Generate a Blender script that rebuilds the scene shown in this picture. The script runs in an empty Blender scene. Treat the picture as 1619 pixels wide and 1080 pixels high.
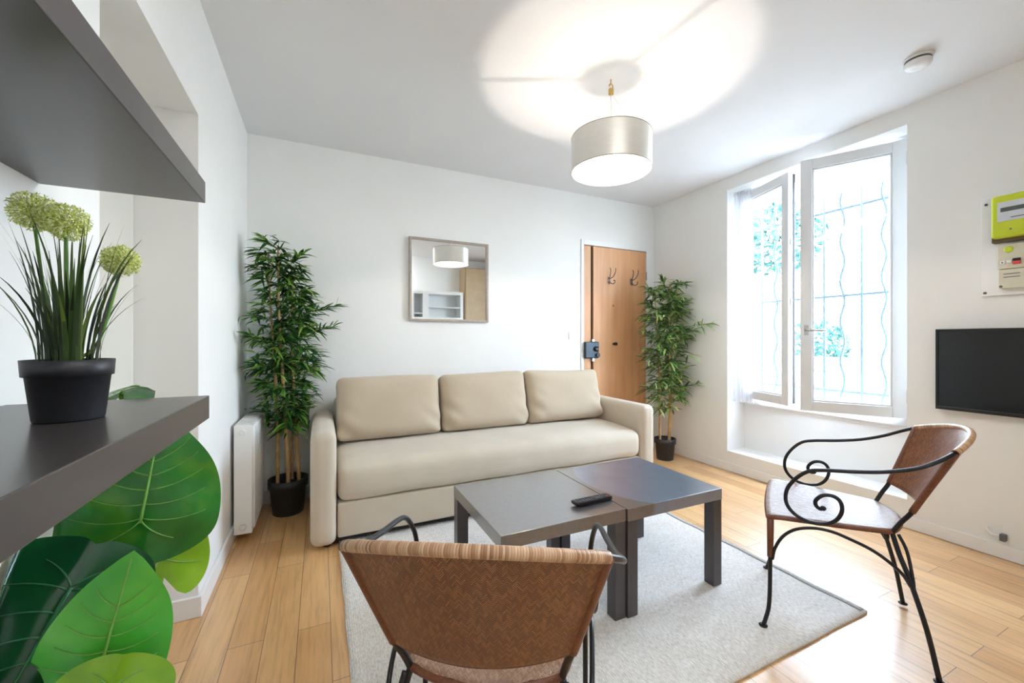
import bpy, bmesh, math, random
from mathutils import Vector, Matrix
R = random.Random(7)
PI = math.pi
col = bpy.context.scene.collection

# ------------------------------------------------------------------ materials
def s2l(v):
    v /= 255.0
    return v / 12.92 if v <= 0.04045 else ((v + 0.055) / 1.055) ** 2.4

def rgb(r, g, b):
    return (s2l(r), s2l(g), s2l(b), 1.0)

class NT:
    """small node helper"""
    def __init__(self, name):
        self.m = bpy.data.materials.new(name)
        self.m.use_nodes = True
        self.t = self.m.node_tree
        self.p = self.t.nodes['Principled BSDF']
        self.out = self.t.nodes['Material Output']
    def n(self, typ, **kw):
        nd = self.t.nodes.new(typ)
        for k, v in kw.items():
            setattr(nd, k, v)
        return nd
    def l(self, a, b):
        self.t.links.new(a, b)
    def math(self, op, a, b=None, c=None):
        nd = self.n('ShaderNodeMath', operation=op)
        for i, v in enumerate((a, b, c)):
            if v is None:
                continue
            if isinstance(v, (int, float)):
                nd.inputs[i].default_value = v
            else:
                self.l(v, nd.inputs[i])
        return nd.outputs[0]
    def ramp(self, fac, stops):
        nd = self.n('ShaderNodeValToRGB')
        e = nd.color_ramp.elements
        while len(e) < len(stops):
            e.new(0.5)
        for i, (p, c) in enumerate(stops):
            e[i].position = p
            e[i].color = c
        self.l(fac, nd.inputs[0])
        return nd.outputs[0]
    def mix(self, fac, a, b, mode='MIX'):
        nd = self.n('ShaderNodeMix', data_type='RGBA', blend_type=mode)
        for idx, v in ((0, fac), (6, a), (7, b)):
            if isinstance(v, (int, float)):
                nd.inputs[idx].default_value = v
            elif isinstance(v, tuple):
                nd.inputs[idx].default_value = v
            else:
                self.l(v, nd.inputs[idx])
        return nd.outputs[2]
    def noise(self, scale, detail=3, vec=None, rough=0.5):
        nd = self.n('ShaderNodeTexNoise')
        nd.inputs['Scale'].default_value = scale
        nd.inputs['Detail'].default_value = detail
        nd.inputs['Roughness'].default_value = rough
        if vec is not None:
            self.l(vec, nd.inputs['Vector'])
        return nd.outputs[0]
    def pos(self, scale=(1, 1, 1)):
        g = self.n('ShaderNodeTexCoord')
        mp = self.n('ShaderNodeMapping')
        mp.inputs['Scale'].default_value = scale
        self.l(g.outputs['Object'], mp.inputs['Vector'])
        return mp.outputs[0]
    def bump(self, h, strength=0.2, dist=0.002):
        b = self.n('ShaderNodeBump')
        b.inputs['Strength'].default_value = strength
        b.inputs['Distance'].default_value = dist
        self.l(h, b.inputs['Height'])
        self.l(b.outputs[0], self.p.inputs['Normal'])
        self.l(b.outputs[0], self.p.inputs['Coat Normal'])

def simple(name, c, rough=0.5, metal=0.0, var=0.06, scale=30, bump=0.0, bscale=None, spec=0.5, coat=0.0, emit=None, es=0.0, dist=0.002):
    k = NT(name)
    k.p.inputs['Roughness'].default_value = rough
    k.p.inputs['Metallic'].default_value = metal
    k.p.inputs['Specular IOR Level'].default_value = spec
    if coat:
        k.p.inputs['Coat Weight'].default_value = coat
        k.p.inputs['Coat Roughness'].default_value = 0.08
    v = k.pos()
    nz = k.noise(scale, 3, v)
    d = tuple(x * (1 - var) for x in c[:3]) + (1,)
    e = tuple(min(1, x * (1 + var)) for x in c[:3]) + (1,)
    k.l(k.ramp(nz, [(0.3, d), (0.7, e)]), k.p.inputs['Base Color'])
    if bump:
        k.bump(k.noise(bscale or scale * 4, 3, v), bump, dist)
    if emit:
        k.p.inputs['Emission Color'].default_value = emit
        k.p.inputs['Emission Strength'].default_value = es
    return k.m

M = {}
M['wall'] = simple('white_wall_paint', rgb(236, 236, 234), 0.75, var=0.012, scale=3, bump=0.08, bscale=55, spec=0.25)
M['ceiling'] = simple('white_ceiling_paint', rgb(228, 228, 229), 0.85, var=0.01, scale=2, bump=0.06, bscale=40, spec=0.2)
M['trim'] = simple('white_gloss_trim', rgb(236, 236, 236), 0.4, var=0.015, scale=8)
M['pvc'] = simple('white_window_plastic', rgb(226, 228, 230), 0.32, var=0.01, scale=8)
M['shelf'] = simple('black_brown_foil', rgb(58, 53, 53), 0.32, var=0.06, scale=60, spec=0.45, coat=0.15)
M['shelfu'] = M['shelf']
M['table'] = simple('black_brown_table_foil', rgb(72, 67, 68), 0.34, var=0.06, scale=60)
M['pot'] = simple('black_plastic_pot', rgb(36, 37, 42), 0.45, var=0.1, scale=40, bump=0.1)
M['iron'] = simple('black_wrought_iron', rgb(30, 30, 34), 0.35, metal=0.3, var=0.15, scale=60, bump=0.15, bscale=200)
M['cane'] = simple('bamboo_cane', rgb(176, 142, 92), 0.5, var=0.25, scale=18)
M['radiator'] = simple('white_radiator_enamel', rgb(232, 232, 230), 0.3, var=0.01, scale=10)
M['mframe'] = simple('grey_beige_mirror_frame', rgb(168, 156, 146), 0.4, var=0.1, scale=40)
M['lock'] = simple('blue_grey_lock_metal', rgb(52, 66, 78), 0.4, metal=0.4, var=0.1)
M['dark'] = simple('dark_gap', rgb(22, 18, 16), 0.7)
M['steel'] = simple('brushed_steel', rgb(190, 190, 188), 0.3, metal=0.9, var=0.05)
M['hook'] = simple('dull_grey_hook', rgb(128, 112, 108), 0.35, metal=0.6, var=0.05)
M['brass'] = simple('brass_hook', rgb(196, 160, 90), 0.3, metal=0.8, var=0.05)
M['tvframe'] = simple('black_tv_plastic', rgb(14, 14, 15), 0.3)
M['screen'] = simple('black_tv_screen', rgb(7, 7, 8), 0.13, var=0.02, spec=0.45)
M['lime'] = simple('lime_meter_plastic', rgb(198, 212, 40), 0.4, var=0.04, scale=12)
M['meterback'] = simple('brown_meter_base', rgb(104, 84, 58), 0.6)
M['meterpanel'] = simple('pale_meter_panel', rgb(206, 212, 222), 0.35)
M['lcd'] = simple('grey_lcd', rgb(84, 96, 92), 0.25)
M['breaker'] = simple('beige_breaker_plastic', rgb(208, 204, 184), 0.45, var=0.04, scale=20)
M['red'] = simple('red_button', rgb(206, 60, 50), 0.4)
M['black'] = simple('black_plastic', rgb(20, 20, 22), 0.35, var=0.1)
M['button'] = simple('grey_rubber_button', rgb(96, 98, 104), 0.6)
M['detector'] = simple('white_detector_plastic', rgb(232, 232, 232), 0.45)
M['slot'] = simple('grey_slot', rgb(96, 98, 100), 0.6)
M['shade_in'] = simple('white_shade_lining', rgb(160, 157, 150), 0.8, var=0.01)
M['shade_edge'] = simple('grey_shade_edge', rgb(150, 142, 128), 0.6)
M['grass'] = None
M['ext_ground'] = simple('pale_gravel_ground', rgb(150, 150, 146), 0.9, var=0.1, scale=20, bump=0.2)
M['ext_wall'] = simple('white_garden_boards', rgb(240, 242, 244), 0.7, var=0.04, scale=6)
M['grille'] = simple('bloom_tinted_iron', rgb(92, 110, 122), 0.6, var=0.1, scale=30)  # grey-blue puts the pale bloom of the window light into dark iron
M['sleeper'] = simple('white_cupboard_lacquer', rgb(234, 235, 235), 0.4, var=0.01)
M['tan'] = simple('tan_laminate_panel', rgb(186, 160, 126), 0.5, var=0.05, scale=9)
M['soil'] = simple('dark_potting_soil', rgb(40, 30, 24), 0.95, var=0.3, scale=80, bump=0.5)

def m_floor():
    k = NT('oak_parquet')
    tc = k.n('ShaderNodeTexCoord')
    mp = k.n('ShaderNodeMapping')
    mp.inputs['Rotation'].default_value = (0, 0, PI / 2)
    k.l(tc.outputs['Object'], mp.inputs['Vector'])
    br = k.n('ShaderNodeTexBrick')
    br.offset = 0.37
    br.inputs['Scale'].default_value = 1.0
    br.inputs['Brick Width'].default_value = 0.85
    br.inputs['Row Height'].default_value = 0.115
    br.inputs['Mortar Size'].default_value = 0.0012
    br.inputs['Mortar Smooth'].default_value = 0.2
    br.inputs['Bias'].default_value = 0.0
    br.inputs['Color1'].default_value = rgb(234, 192, 136)
    br.inputs['Color2'].default_value = rgb(212, 162, 104)
    br.inputs['Mortar'].default_value = rgb(96, 64, 36)
    k.l(mp.outputs[0], br.inputs['Vector'])
    g = k.n('ShaderNodeMapping')
    g.inputs['Scale'].default_value = (26, 1.6, 1)
    k.l(tc.outputs['Object'], g.inputs['Vector'])
    grain = k.noise(2.2, 6, g.outputs[0], 0.62)
    gr = k.ramp(grain, [(0.28, (0.62, 0.54, 0.46, 1)), (0.5, (0.95, 0.93, 0.9, 1)), (0.75, (1.12, 1.1, 1.06, 1))])
    c = k.mix(0.85, br.outputs['Color'], gr, 'MULTIPLY')
    # darker knots and cathedral patches in the boards
    kn = k.noise(3.0, 3, k.pos((1.6, 0.6, 1)))
    c = k.mix(k.ramp(kn, [(0.55, (0, 0, 0, 1)), (0.78, (0.55, 0.55, 0.55, 1))]), c, rgb(178, 124, 70))
    k.l(c, k.p.inputs['Base Color'])
    ro = k.ramp(grain, [(0.2, (0.26, 0.26, 0.26, 1)), (0.8, (0.36, 0.36, 0.36, 1))])
    k.l(ro, k.p.inputs['Roughness'])
    k.p.inputs['Specular IOR Level'].default_value = 0.75
    k.p.inputs['Coat Weight'].default_value = 0.8
    k.p.inputs['Coat Roughness'].default_value = 0.34
    k.p.inputs['Coat IOR'].default_value = 1.6
    h = k.math('ADD', k.math('MULTIPLY', br.outputs['Fac'], -1.0), k.math('MULTIPLY', grain, 0.12))
    k.bump(h, 0.35, 0.0015)
    return k.m
M['floor'] = m_floor()

def m_door():
    k = NT('beech_door_veneer')
    v = k.pos((9, 9, 0.7))
    g = k.noise(1.4, 5, v, 0.6)
    k.l(k.ramp(g, [(0.25, rgb(198, 140, 92)), (0.5, rgb(212, 158, 110)), (0.75, rgb(220, 172, 126))]), k.p.inputs['Base Color'])
    k.p.inputs['Roughness'].default_value = 0.42
    return k.m
M['door'] = m_door()

def m_fabric(name, base, dark):
    k = NT(name)
    v = k.pos()
    w1 = k.n('ShaderNodeTexWave', wave_type='BANDS', bands_direction='X')
    w1.inputs['Scale'].default_value = 160
    w1.inputs['Distortion'].default_value = 1.2
    k.l(v, w1.inputs['Vector'])
    w2 = k.n('ShaderNodeTexWave', wave_type='BANDS', bands_direction='Z')
    w2.inputs['Scale'].default_value = 160
    w2.inputs['Distortion'].default_value = 1.2
    k.l(v, w2.inputs['Vector'])
    nz = k.noise(5, 4, v)
    c = k.ramp(nz, [(0.25, dark), (0.75, base)])
    k.l(c, k.p.inputs['Base Color'])
    k.p.inputs['Roughness'].default_value = 0.9
    k.p.inputs['Specular IOR Level'].default_value = 0.2
    k.p.inputs['Sheen Weight'].default_value = 0.25
    k.bump(k.math('ADD', k.math('ADD', w1.outputs[1], w2.outputs[1]), k.math('MULTIPLY', k.noise(60, 3, v), 2.0)), 0.15, 0.001)
    return k.m
M['sofa'] = m_fabric('beige_sofa_cloth', rgb(204, 192, 173), rgb(195, 182, 163))
M['seat'] = m_fabric('beige_seat_cloth', rgb(208, 197, 179), rgb(200, 188, 169))
M['cush'] = m_fabric('beige_cushion_cloth', rgb(194, 179, 157), rgb(186, 170, 148))

def m_rug():
    k = NT('pale_woven_rug')
    v = k.pos()
    a = k.noise(190, 2, k.pos((1, 0.35, 1)))
    b = k.noise(9, 4, v)
    w = k.n('ShaderNodeTexWave', wave_type='BANDS', bands_direction='X')
    w.inputs['Scale'].default_value = 38
    w.inputs['Distortion'].default_value = 2.5
    w.inputs['Detail'].default_value = 2
    k.l(v, w.inputs['Vector'])
    c1 = k.ramp(a, [(0.25, rgb(204, 199, 193)), (0.6, rgb(236, 233, 229)), (0.8, rgb(244, 243, 241))])
    c2 = k.ramp(b, [(0.3, (0.93, 0.92, 0.9, 1)), (0.7, (1.0, 1.0, 1.0, 1))])
    k.l(k.mix(1.0, c1, c2, 'MULTIPLY'), k.p.inputs['Base Color'])
    k.p.inputs['Roughness'].default_value = 0.95
    k.p.inputs['Specular IOR Level'].default_value = 0.1
    k.bump(k.math('ADD', a, k.math('MULTIPLY', w.outputs[1], 0.6)), 0.5, 0.004)
    return k.m
M['rug'] = m_rug()
M['rugedge'] = simple('grey_rug_border', rgb(176, 174, 170), 0.95, var=0.2, scale=120, bump=0.4, spec=0.1)

def m_weave(name, c_dark, c_mid, c_light, rough=0.38):
    """herringbone rattan: slanting strands that turn in each column, from UV in metres"""
    k = NT(name)
    uv = k.n('ShaderNodeUVMap')
    sp = k.n('ShaderNodeSeparateXYZ')
    k.l(uv.outputs[0], sp.inputs[0])
    u, v = sp.outputs[0], sp.outputs[1]
    a, b = 0.017, 0.005
    uc = k.math('DIVIDE', u, a)
    tri = k.math('ABSOLUTE', k.math('SUBTRACT', k.math('FRACT', uc), 0.5))
    ph = k.math('ADD', k.math('DIVIDE', v, b), k.math('MULTIPLY', tri, 4.2))
    fr = k.math('FRACT', ph)
    strand = k.math('SUBTRACT', 1.0, k.math('POWER', k.math('ABSOLUTE', k.math('SUBTRACT', k.math('MULTIPLY', fr, 2.0), 1.0)), 2.2))
    cell = k.n('ShaderNodeTexWhiteNoise', noise_dimensions='2D')
    cv = k.n('ShaderNodeCombineXYZ')
    k.l(k.math('FLOOR', k.math('MULTIPLY', uc, 2.0)), cv.inputs[0])
    k.l(k.math('FLOOR', ph), cv.inputs[1])
    k.l(cv.outputs[0], cell.inputs['Vector'])
    tone = k.ramp(cell.outputs[0], [(0.0, c_mid), (0.35, c_mid), (1.0, c_light)])
    c = k.mix(k.ramp(strand, [(0.2, (0, 0, 0, 1)), (0.9, (1, 1, 1, 1))]), c_dark, tone)
    k.l(c, k.p.inputs['Base Color'])
    k.p.inputs['Roughness'].default_value = rough
    k.bump(strand, 0.7, 0.0022)
    return k.m
M['weave'] = m_weave('brown_rattan_weave', rgb(24, 11, 6), rgb(130, 72, 36), rgb(176, 114, 66))
M['weave_seat'] = m_weave('tan_rattan_weave', rgb(70, 42, 26), rgb(164, 120, 90), rgb(200, 164, 134), 0.27)

def m_wrap():
    k = NT('rattan_wrapped_rim')
    uv = k.n('ShaderNodeUVMap')
    sp = k.n('ShaderNodeSeparateXYZ')
    k.l(uv.outputs[0], sp.inputs[0])
    cnt = k.math('DIVIDE', sp.outputs[1], 0.0045)
    fr = k.math('FRACT', cnt)
    wn = k.n('ShaderNodeTexWhiteNoise', noise_dimensions='1D')
    k.l(k.math('FLOOR', cnt), wn.inputs['W'])
    tone = k.ramp(wn.outputs[0], [(0.0, rgb(150, 108, 76)), (0.3, rgb(188, 146, 110)), (1.0, rgb(212, 180, 146))])
    h = k.math('SUBTRACT', 1.0, k.math('POWER', k.math('ABSOLUTE', k.math('SUBTRACT', k.math('MULTIPLY', fr, 2.0), 1.0)), 3.0))
    k.l(k.mix(k.ramp(h, [(0.05, (0, 0, 0, 1)), (0.4, (1, 1, 1, 1))]), rgb(92, 56, 34), tone), k.p.inputs['Base Color'])
    k.p.inputs['Roughness'].default_value = 0.4
    k.bump(h, 0.6, 0.001)
    return k.m
M['wrap'] = m_wrap()
for nm_ in ('weave', 'weave_seat'):
    q_ = M[nm_].node_tree.nodes['Principled BSDF']
    q_.inputs['Coat Weight'].default_value = 0.25 if nm_ == 'weave' else 0.4
    q_.inputs['Coat Roughness'].default_value = 0.32
    q_.inputs['Coat IOR'].default_value = 1.6
M['wrapdark'] = simple('dark_rattan_binding', rgb(110, 62, 38), 0.4, var=0.25, scale=150, bump=0.3, bscale=260)

def m_leafy(name, stops, rough=0.45, trans=0.25):
    k = NT(name)
    g = k.n('ShaderNodeNewGeometry')
    c = k.ramp(g.outputs['Random Per Island'], stops)
    k.l(c, k.p.inputs['Base Color'])
    k.p.inputs['Roughness'].default_value = rough
    tr = k.n('ShaderNodeBsdfTranslucent')
    k.l(c, tr.inputs[0])
    mx = k.n('ShaderNodeMixShader')
    mx.inputs[0].default_value = trans
    k.l(k.p.outputs[0], mx.inputs[1])
    k.l(tr.outputs[0], mx.inputs[2])
    k.l(mx.outputs[0], k.out.inputs[0])
    return k.m
M['bamboo'] = m_leafy('bamboo_leaves', [(0.0, rgb(20, 58, 26)), (0.45, rgb(44, 96, 40)), (0.8, rgb(104, 156, 58)), (1.0, rgb(160, 196, 90))])
M['bamboo2'] = m_leafy('bamboo_leaves_pale', [(0.0, rgb(34, 66, 34)), (0.4, rgb(76, 116, 56)), (0.75, rgb(134, 166, 86)), (1.0, rgb(184, 202, 122))])
M['grass'] = m_leafy('grass_blades', [(0.0, rgb(30, 34, 24)), (0.4, rgb(44, 66, 30)), (0.75, rgb(76, 104, 44)), (1.0, rgb(128, 148, 66))])
M['allium'] = m_leafy('allium_florets', [(0.0, rgb(172, 192, 72)), (0.5, rgb(228, 234, 140)), (1.0, rgb(250, 250, 220))], 0.6)
M['shrub'] = m_leafy('garden_leaves', [(0.0, rgb(30, 70, 66)), (0.5, rgb(46, 92, 86)), (1.0, rgb(70, 116, 104))], 0.7)
M['stemgreen'] = simple('green_flower_stem', rgb(96, 138, 60), 0.5, var=0.15)

def m_bigleaf(name, base, mid, edge, rough=0.22):
    k = NT(name)
    v = k.pos()
    nz = k.noise(7, 3, v)
    c = k.ramp(nz, [(0.3, base), (0.55, mid), (0.8, edge)])
    k.l(c, k.p.inputs['Base Color'])
    k.p.inputs['Roughness'].default_value = rough
    k.p.inputs['Coat Weight'].default_value = 0.25
    k.p.inputs['Coat Roughness'].default_value = 0.15
    tr = k.n('ShaderNodeBsdfTranslucent')
    k.l(c, tr.inputs[0])
    mx = k.n('ShaderNodeMixShader')
    mx.inputs[0].default_value = 0.22
    k.l(k.p.outputs[0], mx.inputs[1])
    k.l(tr.outputs[0], mx.inputs[2])
    k.l(mx.outputs[0], k.out.inputs[0])
    k.bump(k.noise(40, 3, v), 0.08, 0.003)
    return k.m
M['leaf_mid'] = m_bigleaf('mid_green_leaf', rgb(24, 92, 30), rgb(44, 122, 40), rgb(104, 162, 44))
M['leaf_dark'] = m_bigleaf('dark_green_leaf', rgb(6, 58, 32), rgb(10, 74, 36), rgb(24, 92, 44), 0.15)
M['leaf_light'] = m_bigleaf('bright_green_leaf', rgb(52, 158, 52), rgb(88, 184, 66), rgb(126, 204, 84))
M['leaf_yellow'] = m_bigleaf('yellow_green_leaf', rgb(110, 160, 26), rgb(134, 178, 34), rgb(160, 196, 60))
M['vein'] = simple('pale_leaf_vein', rgb(116, 172, 72), 0.4, var=0.1)
M['vein_dark'] = simple('green_leaf_vein', rgb(24, 96, 50), 0.4, var=0.1)
M['petiole'] = simple('leaf_stalk', rgb(134, 160, 76), 0.45, var=0.15)

def m_glass():
    k = NT('clear_window_glass')
    t = k.n('ShaderNodeBsdfTransparent')
    t.inputs[0].default_value = (0.96, 0.985, 0.985, 1)
    g = k.n('ShaderNodeBsdfGlossy')
    g.inputs['Roughness'].default_value = 0.02
    f = k.n('ShaderNodeLayerWeight')
    f.inputs[0].default_value = 0.5
    mx = k.n('ShaderNodeMixShader')
    k.l(k.math('ADD', k.math('MULTIPLY', k.math('POWER', f.outputs[1], 5.0), 0.9), 0.03), mx.inputs[0])
    k.l(t.outputs[0], mx.inputs[1])
    k.l(g.outputs[0], mx.inputs[2])
    k.l(mx.outputs[0], k.out.inputs[0])
    return k.m
M['glass'] = m_glass()

def m_sheer():
    k = NT('white_sheer_curtain')
    d = k.n('ShaderNodeBsdfDiffuse')
    d.inputs[0].default_value = rgb(240, 242, 246)
    tl = k.n('ShaderNodeBsdfTranslucent')
    tl.inputs[0].default_value = rgb(240, 242, 246)
    t = k.n('ShaderNodeBsdfTransparent')
    a = k.n('ShaderNodeMixShader')
    a.inputs[0].default_value = 0.5
    k.l(d.outputs[0], a.inputs[1])
    k.l(tl.outputs[0], a.inputs[2])
    b = k.n('ShaderNodeMixShader')
    w = k.n('ShaderNodeTexWave', wave_type='BANDS', bands_direction='Z')
    w.inputs['Scale'].default_value = 120
    k.l(k.pos(), w.inputs['Vector'])
    k.l(k.math('ADD', k.math('MULTIPLY', w.outputs[1], 0.15), 0.2), b.inputs[0])
    k.l(a.outputs[0], b.inputs[1])
    k.l(t.outputs[0], b.inputs[2])
    k.l(b.outputs[0], k.out.inputs[0])
    return k.m
M['sheer'] = m_sheer()

def m_mirror():
    k = NT('mirror_silver')
    k.p.inputs['Metallic'].default_value = 1.0
    k.p.inputs['Roughness'].default_value = 0.015
    k.l(k.ramp(k.noise(2, 2, k.pos()), [(0, (0.9, 0.92, 0.92, 1)), (1, (0.92, 0.93, 0.93, 1))]), k.p.inputs['Base Color'])
    return k.m
M['mirror'] = m_mirror()

def m_shade():
    k = NT('pearl_lamp_shade')
    v = k.pos((1, 1, 40))
    k.l(k.ramp(k.noise(20, 3, v), [(0.3, rgb(232, 228, 220)), (0.7, rgb(242, 239, 232))]), k.p.inputs['Base Color'])
    k.p.inputs['Metallic'].default_value = 0.7
    k.p.inputs['Roughness'].default_value = 0.36
    k.p.inputs['Anisotropic'].default_value = 0.75
    tg = k.n('ShaderNodeTangent')
    tg.direction_type = 'RADIAL'
    tg.axis = 'Z'
    k.l(tg.outputs[0], k.p.inputs['Tangent'])
    k.p.inputs['Anisotropic Rotation'].default_value = 0.25
    return k.m
M['shade'] = m_shade()

def m_emit(name, c, s):
    k = NT(name)
    e = k.n('ShaderNodeEmission')
    e.inputs[0].default_value = c
    e.inputs[1].default_value = s
    k.l(e.outputs[0], k.out.inputs[0])
    return k.m
BULB = 3300.0
M['bulb'] = m_emit('glowing_bulb', (1.0, 0.89, 0.76, 1), BULB)
M['tube'] = m_emit('fill_lamp_diffuser', (1.0, 0.985, 0.97, 1), 13.0)  # emitter of the added fill lamp

def m_tabletop(bluish_patch):
    k = NT('bluish_patch_table_top' if bluish_patch else 'plain_table_top')
    v = k.pos()
    base = k.ramp(k.noise(50, 3, v), [(0.3, rgb(84, 81, 82)), (0.7, rgb(92, 89, 90))])
    k.p.inputs['Specular IOR Level'].default_value = 0.6
    if bluish_patch:
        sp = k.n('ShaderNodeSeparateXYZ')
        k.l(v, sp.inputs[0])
        # a bluish patch with a rounded outline, reaching from the far corner to the near right one
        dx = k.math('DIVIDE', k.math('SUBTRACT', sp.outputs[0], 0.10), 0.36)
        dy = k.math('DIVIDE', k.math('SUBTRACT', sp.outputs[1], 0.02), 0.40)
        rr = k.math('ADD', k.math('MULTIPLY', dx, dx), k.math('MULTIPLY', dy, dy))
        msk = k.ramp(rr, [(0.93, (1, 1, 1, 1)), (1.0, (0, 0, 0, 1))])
        patch_tone = k.ramp(k.noise(9, 4, v), [(0.3, rgb(102, 109, 128)), (0.7, rgb(114, 122, 142))])
        base = k.mix(msk, base, patch_tone)
    k.l(base, k.p.inputs['Base Color'])
    k.p.inputs['Roughness'].default_value = 0.3
    k.p.inputs['Coat Weight'].default_value = 1.0
    k.p.inputs['Coat Roughness'].default_value = 0.18
    k.p.inputs['Coat IOR'].default_value = 1.95
    return k.m
M['top_plain'] = m_tabletop(False)
M['top_bluish'] = m_tabletop(True)

# ------------------------------------------------------------------ mesh builder
class MB:
    def __init__(self):
        self.b = bmesh.new()
        self.uv = self.b.loops.layers.uv.new('UVMap')
        self.mi = 0
    def face(self, vs, uvs=None, smooth=True):
        try:
            f = self.b.faces.new(vs)
        except ValueError:
            return None
        f.material_index = self.mi
        f.smooth = smooth
        if uvs:
            for lp, q in zip(f.loops, uvs):
                lp[self.uv].uv = q
        return f
    def box(self, x0, x1, y0, y1, z0, z1, mat=None):
        P = [(x, y, z) for z in (z0, z1) for y in (y0, y1) for x in (x0, x1)]
        if mat is not None:
            P = [mat @ Vector(p) for p in P]
        v = [self.b.verts.new(p) for p in P]
        for q in ((0, 2, 3, 1), (4, 5, 7, 6), (0, 1, 5, 4), (1, 3, 7, 5), (3, 2, 6, 7), (2, 0, 4, 6)):
            self.face([v[i] for i in q], smooth=False)
        return self
    def tube(self, pts, r, seg=10, closed=False, caps=True):
        pts = [Vector(p) for p in pts]
        n = len(pts)
        rs = r if isinstance(r, (list, tuple)) else [r] * n
        rings = []
        prev = None
        L = 0.0
        Ls = []
        for i in range(n):
            if i:
                L += (pts[i] - pts[i - 1]).length
            Ls.append(L)
            if closed:
                t = (pts[(i + 1) % n] - pts[i - 1])
            else:
                t = pts[min(i + 1, n - 1)] - pts[max(i - 1, 0)]
            if t.length < 1e-9:
                t = Vector((0, 0, 1))
            t.normalize()
            if prev is None:
                a = Vector((0, 0, 1)) if abs(t.z) < 0.9 else Vector((1, 0, 0))
                nrm = t.cross(a).normalized()
            else:
                nrm = prev - t * prev.dot(t)
                if nrm.length < 1e-6:
                    nrm = t.orthogonal()
                nrm.normalize()
            prev = nrm
            bn = t.cross(nrm)
            rings.append([self.b.verts.new(pts[i] + (nrm * math.cos(2 * PI * k / seg) + bn * math.sin(2 * PI * k / seg)) * rs[i]) for k in range(seg)])
        m = n if closed else n - 1
        for i in range(m):
            A, B = rings[i], rings[(i + 1) % n]
            la, lb = Ls[i], Ls[(i + 1) % n] if i + 1 < n else L
            for k in range(seg):
                k2 = (k + 1) % seg
                self.face([A[k], A[k2], B[k2], B[k]], [(k / seg, la), ((k + 1) / seg, la), ((k + 1) / seg, lb), (k / seg, lb)])
        if caps and not closed:
            self.face(rings[0][::-1], smooth=False)
            self.face(rings[-1], smooth=False)
        return self
    def lathe(self, prof, c=(0, 0, 0), seg=40, axis='Z', cap0=True, cap1=True):
        c = Vector(c)
        rings = []
        for r, z in prof:
            ring = []
            for k in range(seg):
                a = 2 * PI * k / seg
                p = (r * math.cos(a), r * math.sin(a), z)
                if axis == 'X':
                    p = (p[2], p[0], p[1])
                elif axis == 'Y':
                    p = (p[1], p[2], p[0])
                ring.append(self.b.verts.new(c + Vector(p)))
            rings.append(ring)
        for i in range(len(rings) - 1):
            for k in range(seg):
                k2 = (k + 1) % seg
                self.face([rings[i][k], rings[i][k2], rings[i + 1][k2], rings[i + 1][k]])
        if cap0:
            self.face(rings[0][::-1], smooth=False)
        if cap1:
            self.face(rings[-1], smooth=False)
        return self
    def sphere(self, c, r, u=14, v=10, sc=(1, 1, 1)):
        c = Vector(c)
        prof = []
        rings = []
        for j in range(1, v):
            th = PI * j / v
            rings.append([self.b.verts.new(c + Vector((sc[0] * r * math.sin(th) * math.cos(2 * PI * k / u), sc[1] * r * math.sin(th) * math.sin(2 * PI * k / u), -sc[2] * r * math.cos(th)))) for k in range(u)])
        bot = self.b.verts.new(c + Vector((0, 0, -r * sc[2])))
        top = self.b.verts.new(c + Vector((0, 0, r * sc[2])))
        for k in range(u):
            k2 = (k + 1) % u
            self.face([bot, rings[0][k2], rings[0][k]])
            self.face([top, rings[-1][k], rings[-1][k2]])
            for j in range(len(rings) - 1):
                self.face([rings[j][k], rings[j][k2], rings[j + 1][k2], rings[j + 1][k]])
        return self
    def sheet(self, fn, nu, nv, uvs=(1, 1), thick=0.0, tdir=None):
        """grid surface fn(s,t)->(x,y,z); with thick, a closed slab"""
        P = [[Vector(fn(i / nu, j / nv)) for j in range(nv + 1)] for i in range(nu + 1)]
        def N(i, j):
            a = P[min(i + 1, nu)][j] - P[max(i - 1, 0)][j]
            b = P[i][min(j + 1, nv)] - P[i][max(j - 1, 0)]
            q = a.cross(b)
            return q.normalized() if q.length > 1e-12 else Vector((0, 0, 1))
        def lay(off):
            return [[self.b.verts.new(P[i][j] + N(i, j) * off) for j in range(nv + 1)] for i in range(nu + 1)]
        def q(i, j):
            return (i / nu * uvs[0], j / nv * uvs[1])
        A = lay(thick / 2)
        for i in range(nu):
            for j in range(nv):
                self.face([A[i][j], A[i + 1][j], A[i + 1][j + 1], A[i][j + 1]], [q(i, j), q(i + 1, j), q(i + 1, j + 1), q(i, j + 1)])
        if thick:
            B = lay(-thick / 2)
            for i in range(nu):
                for j in range(nv):
                    self.face([B[i][j + 1], B[i + 1][j + 1], B[i + 1][j], B[i][j]], [q(i, j + 1), q(i + 1, j + 1), q(i + 1, j), q(i, j)])
            for i in range(nu):
                self.face([A[i][0], B[i][0], B[i + 1][0], A[i + 1][0]], [q(i, 0)] * 4)
                self.face([A[i + 1][nv], B[i + 1][nv], B[i][nv], A[i][nv]], [q(i, nv)] * 4)
            for j in range(nv):
                self.face([A[0][j + 1], B[0][j + 1], B[0][j], A[0][j]], [q(0, j)] * 4)
                self.face([A[nu][j], B[nu][j], B[nu][j + 1], A[nu][j + 1]], [q(nu, j)] * 4)
        return self
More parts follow.
